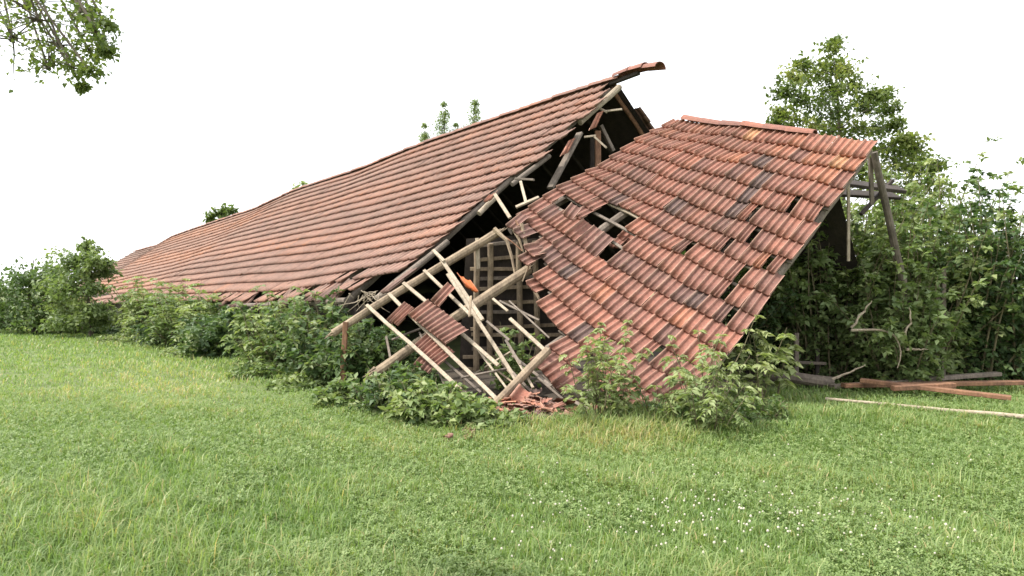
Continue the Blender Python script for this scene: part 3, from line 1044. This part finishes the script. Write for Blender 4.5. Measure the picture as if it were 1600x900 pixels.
def bush(name, label, base, height, radius, stems, leaf, mat=M_LEAF, seed=1, tint=(0.45, 0.25), cat='bush', twigs=7, per=11, gravity=0.9, group=None, wl=0.55, depth_scale=1.0, lowest=0.12, pinnate=False, yoff=0.0):
    """a shrub of arching stems, side twigs and single leaves"""
    global RNG
    RNG = np.random.default_rng(seed)
    random.seed(seed)
    base = np.asarray(base, float)
    root = empty(name, base, label, cat, group)
    G = Geo()
    P, D, TI, SZ = [], [], [], []
    for _ in range(stems):
        az = RNG.uniform(0, 2 * math.pi)
        rr = RNG.uniform(0, 1) ** 0.5
        b = base + np.array([math.cos(az) * rr * radius * 0.45, math.sin(az) * rr * radius * 0.45 * depth_scale, -0.03])
        lean = rr * 0.75 * radius / height
        d = np.array([math.cos(az) * lean, math.sin(az) * lean * depth_scale, 1.0]) + RNG.normal(0, 0.12, 3)
        hl = height * RNG.uniform(0.72, 1.12) * (1.14 - 0.34 * rr)
        pts = curve_pts(b, d, hl, 8, gravity * 0.5 * rr, 0.16)
        G.tube(pts, 0.004 + 0.006 * height, 0.003, 4, 0.0)
        st = RNG.normal(0, 0.10)
        for k in range(twigs):
            a = lowest + (1 - lowest) * (k + RNG.uniform(0, 1)) / twigs
            q = a * 8
            i = min(int(q), 7)
            o = pts[i] + (pts[i + 1] - pts[i]) * (q - i)
            az2 = RNG.uniform(0, 2 * math.pi)
            d2 = np.array([math.cos(az2), math.sin(az2), RNG.uniform(0.05, 0.7)])
            ln = radius * RNG.uniform(0.25, 0.6) * (1.15 - 0.6 * a)
            tp = curve_pts(o, d2, ln, 5, gravity, 0.2)
            G.tube(tp, 0.004, 0.002, 3, 0.0)
            tw = st + RNG.normal(0, 0.12)
            for m in range(per):
                if pinnate:
                    q2 = 0.15 + 0.85 * (m // 2) / max(1, (per - 1) // 2)
                else:
                    q2 = RNG.uniform(0.05, 1.0)
                ii = min(int(q2 * 5), 4)
                pp = tp[ii] + (tp[ii + 1] - tp[ii]) * (q2 * 5 - ii)
                ax = tp[ii + 1] - tp[ii]
                ax /= np.linalg.norm(ax) + 1e-9
                sd = np.cross(ax, (0, 0, 1))
                sd /= np.linalg.norm(sd) + 1e-9
                sg = 1 if m % 2 else -1
                if pinnate:
                    dv = sd * sg + ax * 0.45 + np.array([0, 0, -0.12]) + RNG.normal(0, 0.12, 3)
                else:
                    dv = sd * sg * RNG.uniform(.3, 1) + ax * RNG.uniform(0, .9) + RNG.normal(0, 0.45, 3)
                P.append(pp)
                D.append(dv)
                TI.append(tint[0] + tw * tint[1] / 0.2 + 0.13 * (a - 0.4) + RNG.normal(0, 0.09))
                SZ.append(leaf * RNG.uniform(0.65, 1.3))
    P, D, TI, SZ = np.array(P), np.array(D), np.array(TI), np.array(SZ)
    ok = P[:, 2] > -0.02
    leaves('leaves', mat, P[ok], D[ok], SZ[ok], SZ[ok] * wl, TI[ok], root)
    G.make('stems', M_TWIG, root)
    return root


def gd(py):                                               # ground depth at a photo row
    return EYE * F / (py - CY)


def gpt(px, py, back=0.0):
    d = gd(py) + back
    x = (px - CX) / F * d
    return np.array([x, d, float(gz(x, d))])


# the thicket along the barn's front, left to right
HEDGE = [  # px, base row, top row, half width in px, material, tint, label, setback
    (132, 522, 476, 40, M_LEAF_PALE, .40, 'pale green bush at the far left end of the thicket, under the left trees'),
    (240, 532, 436, 38, M_LEAF_PALE, .45, 'tall pale green bush rising in front of the orange end of the barn roof'),
    (305, 545, 448, 52, M_LEAF, .62, 'light green bush beside the tall pale bush, below the middle of the barn roof'),
    (366, 560, 486, 46, M_LEAF_DARK, .45, 'dark green bush in front of the gap under the broken eave'),
    (436, 582, 462, 54, M_LEAF, .66, 'bright green bush with arching tips right of the dark gap in the eave'),
    (502, 598, 476, 50, M_LEAF_DARK, .52, 'deep green bush left of the long bare rafter'),
    (566, 612, 512, 52, M_LEAF_DARK, .50, 'dark leafy bush around the rusty prop post'),
]
for i, (px, by, ty, hw, mt, ti, lb) in enumerate(HEDGE):
    b = gpt(px, by, 0.9)
    d = b[1]
    h = EYE - (ty - CY) / F * d
    r = hw / F * d * 1.15
    bush('bush', lb, b, h * 1.08, r * 1.25, 46, 0.115 if d < 15 else 0.145, mt, 20 + i, (ti + .12, .22), twigs=10, per=12, group='bushes along the front of the barn', wl=.46 if i in (1, 2, 4) else .62, pinnate=i in (1, 2, 4))
# undergrowth behind and below it
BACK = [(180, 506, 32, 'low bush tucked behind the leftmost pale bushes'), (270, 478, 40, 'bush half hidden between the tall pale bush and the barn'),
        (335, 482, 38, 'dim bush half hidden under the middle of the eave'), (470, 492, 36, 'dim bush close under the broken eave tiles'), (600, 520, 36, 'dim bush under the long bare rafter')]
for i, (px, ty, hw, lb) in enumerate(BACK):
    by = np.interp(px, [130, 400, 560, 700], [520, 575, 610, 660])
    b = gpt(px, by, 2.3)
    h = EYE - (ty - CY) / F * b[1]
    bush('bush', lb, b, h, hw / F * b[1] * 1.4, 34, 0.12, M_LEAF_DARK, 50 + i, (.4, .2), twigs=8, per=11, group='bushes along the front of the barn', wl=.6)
LOW = [(470, 608, 575, 40, M_LEAF_PALE, .4, 'low nettle clump at the grass edge below the deep green bush'), (400, 588, 556, 40, M_LEAF, .6, 'low weed clump at the grass edge below the bright green bush'),
       (545, 640, 590, 46, M_LEAF, .55, 'low weed clump in front of the rusty prop post'), (612, 652, 575, 48, M_LEAF_DARK, .6, 'weeds under the lower end of the thick broken pole'),
       (668, 668, 590, 44, M_LEAF, .6, 'leafy weeds below the hanging tile patches'), (722, 678, 612, 40, M_LEAF, .68, 'weeds around the feet of the bare battens'),
       (775, 682, 640, 34, M_LEAF_PALE, .3, 'small weeds in front of the rubble heap'), (300, 556, 530, 46, M_LEAF_PALE, .35, 'low pale weeds at the grass edge below the light green bush'),
       (195, 536, 515, 50, M_LEAF_PALE, .35, 'low pale weeds at the far left of the grass edge')]
for i, (px, by, ty, hw, mt, ti, lb) in enumerate(LOW):
    b = gpt(px, by, 0.35)
    h = max(.25, EYE - (ty - CY) / F * b[1])
    bush('weed_clump', lb, b, h, hw / F * b[1] * 1.35, 34, 0.095, mt, 80 + i, (ti + .1, .22), 'weeds', 6, 11, group='weeds along the grass edge', wl=.6)
LOW2 = [(700, 668, 596, 40, .5, 'weeds under the two lower tile patches'), (752, 674, 622, 34, .35, 'weeds at the very ends of the bare battens'), (640, 640, 566, 36, .4, 'weeds tucked under the thick broken pole')]
for i, (px, by, ty, hw, ti, lb) in enumerate(LOW2):
    b = gpt(px, by, 1.0)
    bush('weed_clump', lb, b, EYE - (ty - CY) / F * b[1], hw / F * b[1] * 1.3, 30, 0.095, M_LEAF, 94 + i, (ti, .2), 'weeds', 6, 11, group='weeds along the grass edge', wl=.6)
b = gpt(806, 600, 0.0)
b[1] = 10.3
b[0] = (806 - CX) / F * 10.3
bush('weed_clump', 'leafy plant growing up inside the wreck behind the bare battens', b, 1.02, 0.42, 16, 0.10, M_LEAF_PALE, 101, (.35, .2), 'weeds', 6, 9, wl=.6)

# plants in front of the fallen roof
bush('sapling', 'small pale sapling standing against the lower edge of the fallen roof', gpt(940, 662), 1.12, 0.34, 15, 0.08, M_LEAF_PALE, 110, (.72, .2), 'sapling', 9, 14, pinnate=True, wl=.38, lowest=.3)
bush('sapling', 'thin taller sapling just behind, its tip across the lower tiles', gpt(952, 652), 1.45, 0.26, 4, 0.08, M_LEAF_PALE, 111, (.8, .2), 'sapling', 8, 12, pinnate=True, wl=.38, lowest=.55)
bush('bush', 'broad ash bush with feathery leaves at the lower right corner of the fallen roof', gpt(1105, 668), 0.95, 0.52, 19, 0.09, M_LEAF_PALE, 112, (.58, .2), 'bush', 7, 12, pinnate=True, wl=.38)
bush('bush', 'tall light sprig of the ash bushes in front of the lowest tiles', gpt(1110, 650), 1.30, 0.30, 5, 0.09, M_LEAF_PALE, 113, (.75, .2), 'bush', 6, 12, pinnate=True, wl=.38, lowest=.4)
bush('sapling', 'sapling with spreading feathery leaf sprays right of the fallen roof', gpt(1192, 630), 1.22, 0.70, 8, 0.13, M_LEAF_PALE, 114, (.82, .2), 'sapling', 7, 16, pinnate=True, wl=.40, lowest=.35)
bush('weed_clump', 'low weeds at the foot of the feathery sapling', gpt(1170, 655), 0.42, 0.6, 20, 0.075, M_LEAF, 115, (.6, .2), 'weeds', 5, 10)
bush('weed_clump', 'dark green weeds between the small sapling and the ash bush', gpt(1040, 664), 0.55, 0.5, 18, 0.07, M_LEAF, 116, (.6, .2), 'weeds', 5, 10)

g = Geo()
random.seed(5)
for _ in range(22):
    a = at(random.gauss(578, 12), random.gauss(462, 7), 10.9 + random.uniform(-.15, .15))
    v_ = np.array([random.gauss(0, .22), random.gauss(0, .1), random.gauss(-.1, .16)])
    g.tube([a, a + v_ * .5 + np.array([random.gauss(0, .03), 0, random.gauss(0, .03)]), a + v_], .009, .003, 4, .2)
g.make('twig_tangle', M_BATTEN, label='tangle of dry grey twigs hanging at the broken eave left of the bare frame', cat='twigs')

# creeper-covered shrubs at the right
RIGHT = [  # px, base row, top row, half width, depth offset, mat, tint, label
    (1215, 600, 395, 48, 1.2, M_LEAF, .6, 'dark shrub in the shade under the right edge of the fallen roof'),
    (1290, 602, 322, 60, 0.9, M_LEAF_PALE, .25, 'creeper covered shrub below the hanging lath'),
    (1365, 602, 335, 58, 1.0, M_LEAF, .68, 'green creeper shrub around the dark leaning pole'),
    (1402, 602, 428, 54, -0.1, M_LEAF_PALE, .3, 'light green creeper mound hiding the foot of the dark leaning pole'),
    (1440, 604, 335, 58, 0.7, M_LEAF_PALE, .35, 'light green shrub behind the timber heap'),
    (1330, 600, 280, 66, 2.6, M_LEAF_PALE, .35, 'tall shrub behind the dark leaning pole and the roof remnant'),
    (1430, 600, 250, 72, 2.8, M_LEAF_PALE, .4, 'tall light shrub at the right, below the birch like tree'),
    (1520, 606, 345, 60, 0.9, M_LEAF_DARK, .5, 'dark hedge shrub just right of the two fence posts'),
    (1590, 610, 270, 66, 1.2, M_LEAF_DARK, .45, 'tall dark hedge shrub at the right edge of the view'),
]
for i, (px, by, ty, hw, off, mt, ti, lb) in enumerate(RIGHT):
    b = gpt(px, by, off)
    h = EYE - (ty - CY) / F * b[1]
    bush('shrub', lb, b, h * 1.06, hw / F * b[1] * 1.3, 52, 0.115, mt, 130 + i, (ti + .08, .22), 'shrub', 15, 13, 0.8, group='shrubs right of the fallen roof', wl=.6, lowest=.04)
def flow(pts, n=10, wob=0.008):
    pts = np.array(pts)
    q = np.linspace(0, len(pts) - 1, n)
    out = np.stack([np.interp(q, np.arange(len(pts)), pts[:, c]) for c in range(3)], 1)
    for _ in range(2):
        out[1:-1] = (out[:-2] + 2 * out[1:-1] + out[2:]) / 4
    out[1:-1] += np.random.default_rng(len(pts)).normal(0, wob, out[1:-1].shape)
    return list(out)


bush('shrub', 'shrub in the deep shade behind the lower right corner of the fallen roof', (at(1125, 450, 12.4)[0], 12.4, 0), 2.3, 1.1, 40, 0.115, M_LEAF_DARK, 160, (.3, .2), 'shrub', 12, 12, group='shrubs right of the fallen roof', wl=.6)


# dry bare branches tangled in the creepers
for i, pts in enumerate([[(1330, 512), (1352, 482), (1362, 470)], [(1330, 516), (1372, 514), (1400, 520), (1412, 545), (1402, 575)], [(1416, 546), (1450, 546)], [(1408, 534), (1424, 500), (1420, 480)],
                         [(1300, 592), (1330, 580), (1352, 570)]]):
    Geo().tube(flow([at(x, y, 10.25 - .02 * k) for k, (x, y) in enumerate(pts)]), 0.020, 0.007, 5, .2).make('dry_branch', M_BATTEN, label=('short pale dry branch slanting up in the creepers', 'long crooked dry branch in the creepers behind the timber heap', 'level dry twig at the right of the creepers', 'upright dry branch next to the long crooked one', 'dry branch leaning over the log end')[i], cat='branch')


def tree(name, label, base, height, trunk_r, clumps, leaf, mat, seed, per=260, spread=1.0, tint=(.5, .2), group=None, wl=.62, cat='tree', limb_up=None):
    """trunk, limbs to each foliage clump, leaves on twigs round each clump; clumps: (x, y, z, radius) in world space"""
    global RNG
    RNG = np.random.default_rng(seed)
    random.seed(seed)
    base = np.asarray(base, float)
    root = empty(name, base, label, cat, group)
    G = Geo()
    top = base + np.array([0, 0, height])
    tr = [base + (top - base) * a + np.array([math.sin(a * 5 + seed) * .1, 0, 0]) for a in np.linspace(0, 1, 10)]
    tr[0] = tr[0] - np.array([0, 0, .1])
    G.tube(tr, trunk_r, trunk_r * 0.15, 7, .08)
    P, D, TI, SZ = [], [], [], []
    for (x, y, z, r) in clumps:
        c = np.array([x, y, z])
        a = np.clip((z - base[2] - r * 1.0 + (limb_up or 0)) / height, 0.12, 0.92)
        q = a * 9
        o = tr[min(int(q), 8)]
        mid = (o + c) / 2 + np.array([0, 0, -0.1 * r]) + RNG.normal(0, .06, 3)
        G.tube([o, mid, c], trunk_r * 0.2 * (1.1 - a), 0.006, 5, .1)
        ct = RNG.normal(0, 0.10)
        nt_ = 12
        for k in range(nt_):
            d = RNG.normal(0, 1, 3)
            d[2] = abs(d[2]) * .8 - .2
            d /= np.linalg.norm(d)
            tp = curve_pts(c - d * r * .15, d, r * RNG.uniform(.7, 2.1), 4, .5, .25)
            G.tube(tp, min(0.008, r * .035), min(.003, r * .012), 3, 0)
            tt = ct + RNG.normal(0, .08)
            n = per // nt_
            aa = RNG.uniform(0.15, 1.05, n)
            tpa = np.array(tp)
            pp = np.stack([np.interp(aa * 4, np.arange(5), tpa[:, j]) for j in range(3)], 1) + RNG.normal(0, r * .10 * spread, (n, 3))
            dd = RNG.normal(0, 1, (n, 3)) + d * .4 + np.array([0, 0, -.3])
            P.append(pp)
            D.append(dd)
            TI.append(tint[0] + tt * tint[1] / .2 + RNG.normal(0, .08, n))
            SZ.append(leaf * RNG.uniform(.65, 1.3, n))
    P, D, TI, SZ = map(np.concatenate, (P, D, TI, SZ))
    leaves('crown', mat, P, D, SZ, SZ * wl, TI, root)
    G.make('trunk', M_BARK, root)
    return root


def clumps_pix(d, lst, jitter=.6):
    r = np.random.default_rng(len(lst) + int(d))
    out = []
    for px, py, rp in lst:
        dd = d + r.uniform(-jitter, jitter)
        p = at(px, py, dd)
        out.append((p[0], p[1], p[2], rp / F * d))
    return out


# tree behind the right corner of the fallen roof
DT = 17.0
cl = clumps_pix(DT, [(1300, 72, 13), (1297, 100, 18), (1318, 112, 16), (1255, 100, 14), (1243, 120, 16), (1272, 122, 20), (1300, 140, 22), (1330, 135, 18), (1222, 145, 14), (1250, 152, 22), (1280, 165, 24), (1312, 175, 22), (1345, 160, 18),
                     (1215, 178, 13), (1240, 185, 20), (1268, 195, 24), (1300, 205, 24), (1335, 200, 22), (1365, 170, 17), (1380, 150, 12), (1392, 172, 15), (1370, 200, 20), (1400, 195, 15), (1225, 205, 18), (1320, 230, 24), (1355, 235, 24), (1390, 230, 20),
                     (1418, 218, 13), (1430, 232, 14), (1400, 255, 24), (1375, 270, 26), (1430, 265, 18), (1340, 265, 24), (1450, 285, 18), (1420, 295, 24), (1390, 300, 26), (1465, 260, 12), (1440, 255, 22), (1475, 300, 22), (1460, 325, 26), (1425, 330, 26), (1490, 340, 24), (1385, 335, 24), (1410, 240, 22), (1362, 150, 16), (1205, 195, 12), (1280, 230, 22), (1250, 225, 20)], 1.3)
tree('birch_tree', 'light green leafy tree rising behind the right corner of the fallen roof', (at(1310, 450, DT)[0], DT, 0), 7.2, 0.14, cl, 0.115, M_LEAF_TREE, 200, 290, 3.0, (.62, .34))
# tree whose branch reaches in at the top left
cl = clumps_pix(3.2, [(60, 30, 40), (95, 70, 36), (128, 20, 24), (150, 50, 20), (165, 40, 13), (140, 80, 20), (160, 70, 13), (115, 105, 24), (140, 110, 13), (75, 105, 34), (20, 60, 50), (40, 10, 40), (110, -10, 34), (168, 82, 8), (128, 135, 6), (145, 25, 16)], .2)
tree('leafy_tree', 'tree outside the left edge whose leafy branch hangs into the top left corner', (-3.0, 3.3, 0), 5.4, 0.03, cl, 0.028, M_LEAF_TREE, 201, 150, 3.4, (.6, .25), limb_up=2.2)
# trees at the far left behind the thicket
cl = clumps_pix(22, [(x - 14, y + 2, r * .9) for x, y, r in [(150, 385, 11), (140, 405, 20), (165, 408, 16), (125, 415, 24), (150, 430, 24), (172, 425, 14), (130, 450, 26), (160, 452, 18), (110, 440, 26), (135, 475, 24), (105, 470, 24), (178, 410, 8), (150, 490, 22), (125, 500, 24), (165, 480, 16), (172, 500, 18), (105, 498, 24)]], .8)
tree('young_tree', 'bright green young tree at the left end of the barn roof', (at(138, 450, 22)[0], 22, 0), 2.6, 0.08, cl, 0.15, M_LEAF_PALE, 202, 380, 2.0, (.45, .2), 'trees at the left end of the barn')
cl = clumps_pix(24, [(85, 425, 18), (60, 440, 22), (95, 440, 22), (40, 440, 26), (75, 450, 28), (20, 455, 26), (55, 475, 26), (-10, 460, 30), (0, 480, 26), (95, 470, 24), (-30, 480, 30), (80, 495, 24), (45, 498, 26), (10, 502, 26), (-30, 505, 26)], 1.0)
tree('young_tree', 'wide dark green tree left of the bright young tree', (at(50, 450, 24)[0], 24, 0), 2.6, 0.09, cl, 0.16, M_LEAF, 203, 380, 2.0, (.5, .2), 'trees at the left end of the barn')
# poplar tops and a round crown beyond the ridge
for i, (px, top, w, lb) in enumerate(((663, 195, 6, 'shortest and leftmost poplar top showing above the barn ridge'), (693, 162, 8, 'tallest poplar top above the barn ridge, second from the left'), (712, 192, 5, 'thin poplar top close right of the tallest one'), (742, 157, 8, 'poplar top standing apart, furthest up the barn ridge'))):
    d = 62
    lst = []
    for k in range(13):
        y = top + 4 + k * 9
        for _ in range(2):
            lst.append((px + random.uniform(-1, 1) * w * (.1 + .05 * k), y + random.uniform(-4, 4), w * (0.55 + 0.30 * k)))
    b = at(px, 450, d)
    tree('poplar', lb, (b[0], d, 0), (EYE + (CY - top) / F * d) * .96, 0.22, clumps_pix(d, lst, .3), 0.17, M_LEAF_PALE, 210 + i, 120, 3.0, (.45, .2), 'poplars beyond the barn')
b = at(347, 400, 58)
tree('round_tree', 'small round tree crown peeking over the far part of the ridge', (b[0], 58, 0), 7.6, .2, clumps_pix(58, [(340, 335, 9), (352, 332, 10), (362, 330, 7), (330, 342, 7), (347, 345, 10)], .5), 0.4, M_LEAF_TREE, 220, 110, 1.0, (.5, .2))
b = at(468, 400, 52)
tree('round_tree', 'faint light green tree tip just above the middle of the ridge', (b[0], 52, 0), 9.2, .2, clumps_pix(52, [(474, 289, 5), (462, 296, 5), (468, 300, 7)], .5), 0.3, M_LEAF_PALE, 221, 60, 1.0, (.7, .2))

# ------------------------------------------------------------------ meadow grass
RNG = np.random.default_rng(99)


def front_line(px):
    return np.interp(px, [-400, 130, 400, 560, 700, 850, 1000, 1300, 1500, 2000], [505, 519, 572, 612, 668, 668, 655, 610, 606, 606])


def smooth_noise(x, y, seed):
    r = np.random.default_rng(seed)
    s = np.zeros_like(x)
    for k in range(7):
        fx, fy = r.normal(0, 1.0 + .45 * k, 2)
        s += np.sin(x * fx + y * fy + r.uniform(0, 6.28)) / (1 + .4 * k)
    return s / 2.6


def grass(n, dmin, dmax, power, wmul, seed, hmul=1.0):
    r = np.random.default_rng(seed)
    u = r.uniform(0, 1, n)
    d = (dmin ** (2 - power) + u * (dmax ** (2 - power) - dmin ** (2 - power))) ** (1 / (2 - power))
    x = r.uniform(-0.80, 0.80, n) * d
    px = CX + x / d * F
    py = CY + EYE / d * F
    fl = front_line(px)
    ok = py > fl - 14
    d, x, px, py, fl = d[ok], x[ok], px[ok], py[ok], fl[ok]
    n = len(d)
    nz = smooth_noise(x, d, 5)
    n2 = smooth_noise(x * 2.3, d * 2.3, 6)
    edge = np.clip(1 - (py - fl) / 34.0, 0, 1) * np.where(px > 1220, .5, 1.0)                       # taller towards the thicket
    tall = np.exp(-((px - 1010) / 120) ** 2 - ((py - 672) / 26) ** 2) + 0.45 * np.exp(-((px - 1330) / 170) ** 2 - ((py - 655) / 24) ** 2)
    n3 = smooth_noise(x * 6.5, d * 6.5, 8)
    h = (0.060 + 0.02 * nz + 0.026 * n2 + 0.022 * n3 + 0.06 * edge * np.clip(9 / d, .3, 1) + 0.15 * tall + 0.03 * np.exp(-((px - 200) / 260) ** 2 - ((py - 850) / 120) ** 2)) * r.uniform(.45, 1.7, n) * hmul
    h = np.clip(h, .03, .45)
    w = (0.0042 + 0.0009 * d) * wmul * r.uniform(.7, 1.3, n)
    az = r.uniform(0, 2 * np.pi, n)
    lean = r.uniform(.15, 1.1, n)
    dx, dy = np.cos(az), np.sin(az)
    z0 = gz(x, d) - .01
    base = np.stack([x, d, z0], 1)
    side = np.stack([-dy, dx, np.zeros(n)], 1) * w[:, None] / 2
    dirv = np.stack([dx, dy, np.zeros(n)], 1)
    zz = np.array([0, 0, 1.0])
    m = base + dirv * (h * lean * .35)[:, None] + zz * (h * .62)[:, None]
    t = base + dirv * (h * lean)[:, None] + zz * (h * (1 - .28 * lean))[:, None]
    v = np.stack([base - side, base + side, m + side * .8, m - side * .8, t], 1).reshape(-1, 3)
    tint = 0.52 + .12 * nz + .10 * n2 + .13 * n3 + r.normal(0, .15, n) + .30 * np.exp(-((px - 240) / 150) ** 2 - ((py - 605) / 35) ** 2) + .33 * np.exp(-((px - 1010) / 90) ** 2 - ((py - 680) / 28) ** 2) + .12 * np.exp(-((px - 780) / 200) ** 2 - ((py - 690) / 40) ** 2)
    tint = tint + np.where(r.uniform(0, 1, n) < .05, .35, 0)
    b = np.arange(n)[:, None] * 5
    q = np.concatenate([b + np.array([[0, 1, 2]]), b + np.array([[0, 2, 3]]), b + np.array([[3, 2, 4]])])
    return v, q, np.repeat(np.clip(tint, 0, 1), 5)


parts = [grass(230000, 3.0, 9.0, 1.1, 1.0, 1), grass(150000, 8.0, 27.0, 1.2, 1.1, 2), grass(9000, 3.0, 6.0, 1.2, 0.8, 3, 1.8)]
V, Q, TT, off = [], [], [], 0
for v, q, t in parts:
    V.append(v)
    Q.append(q + off)
    TT.append(t)
    off += len(v)
build('grass', np.concatenate(V), np.concatenate(Q), M_GRASS, None, np.concatenate(TT), label='rough mown meadow grass, yellowish in patches', cat='grass', kind='stuff')


def clover(n, seed):
    r = np.random.default_rng(seed)
    u = r.uniform(0, 1, n)
    d = 3.0 + 7.5 * u ** 1.1
    x = r.uniform(-.8, .8, n) * d
    dens = smooth_noise(x * .8, d * .8, 12) + .25 * (x > -1)
    ok = (dens > -.25) & (CY + EYE / d * F > front_line(CX + x / d * F) + 4)
    x, d = x[ok], d[ok]
    n = len(x)
    z = gz(x, d) + r.uniform(.03, .09, n)
    c = np.stack([x, d, z], 1)
    rad = r.uniform(.010, .022, n) ** 1.0
    az = r.uniform(0, 6.28, n)
    vs, fs = [], []
    tilt = r.normal(0, .35, (n, 2))
    for k in range(3):
        a = az + k * 2.094
        for (ra, da) in ((0.05, 0), (.75, -.5), (1.15, 0), (.75, .5)):
            ox, oy = np.cos(a + da) * rad * ra, np.sin(a + da) * rad * ra
            vs.append(c + np.stack([ox, oy, ox * tilt[:, 0] + oy * tilt[:, 1] + .25 * rad * ra], 1))
    v = np.stack(vs, 1).reshape(-1, 3)
    b = np.arange(n)[:, None] * 12
    f = np.concatenate([b + np.array([[4 * k, 4 * k + 1, 4 * k + 2, 4 * k + 3]]) for k in range(3)])
    t = np.repeat(np.clip(.5 + r.normal(0, .2, n), 0, 1), 12)
    build('clover_leaves', v, f, M_CLOVER, None, t, label='low clover leaves spread through the meadow grass', cat='clover', kind='stuff')


clover(78000, 31)


def flowers(n, seed):
    r = np.random.default_rng(seed)
    G = Geo()
    k = 0
    while k < n:
        px, py = r.uniform(760, 1560), r.uniform(690, 890)
        w = math.exp(-((px - 1160) / 210) ** 2 - ((py - 810) / 50) ** 2) + .12
        if r.uniform() > w:
            continue
        d = gd(py)
        x = (px - CX) / F * d
        z = float(gz(x, d)) + r.uniform(.05, .10)
        rad = r.uniform(.005, .0095)
        c = np.array([x, d, z])
        vs = [c + np.array([0, 0, rad * 1.1])]
        for ring, (rr, zz) in enumerate(((.75, .7), (1.0, 0), (.65, -.6))):
            for j in range(6):
                a = j * 1.047 + ring * .5
                q = rr * r.uniform(.8, 1.2)
                vs.append(c + np.array([math.cos(a) * q, math.sin(a) * q, zz]) * rad)
        fs = [[0, 1 + j, 1 + (j + 1) % 6] for j in range(6)]
        for ring in range(2):
            for j in range(6):
                fs.append([1 + ring * 6 + j, 7 + ring * 6 + j, 7 + ring * 6 + (j + 1) % 6, 1 + ring * 6 + (j + 1) % 6])
        G.add(vs, fs)
        k += 1
    G.make('clover_flowers', M_FLOWER, label='scattered white clover blossoms in the grass at the lower right', cat='flowers', kind='stuff')


flowers(300, 41)
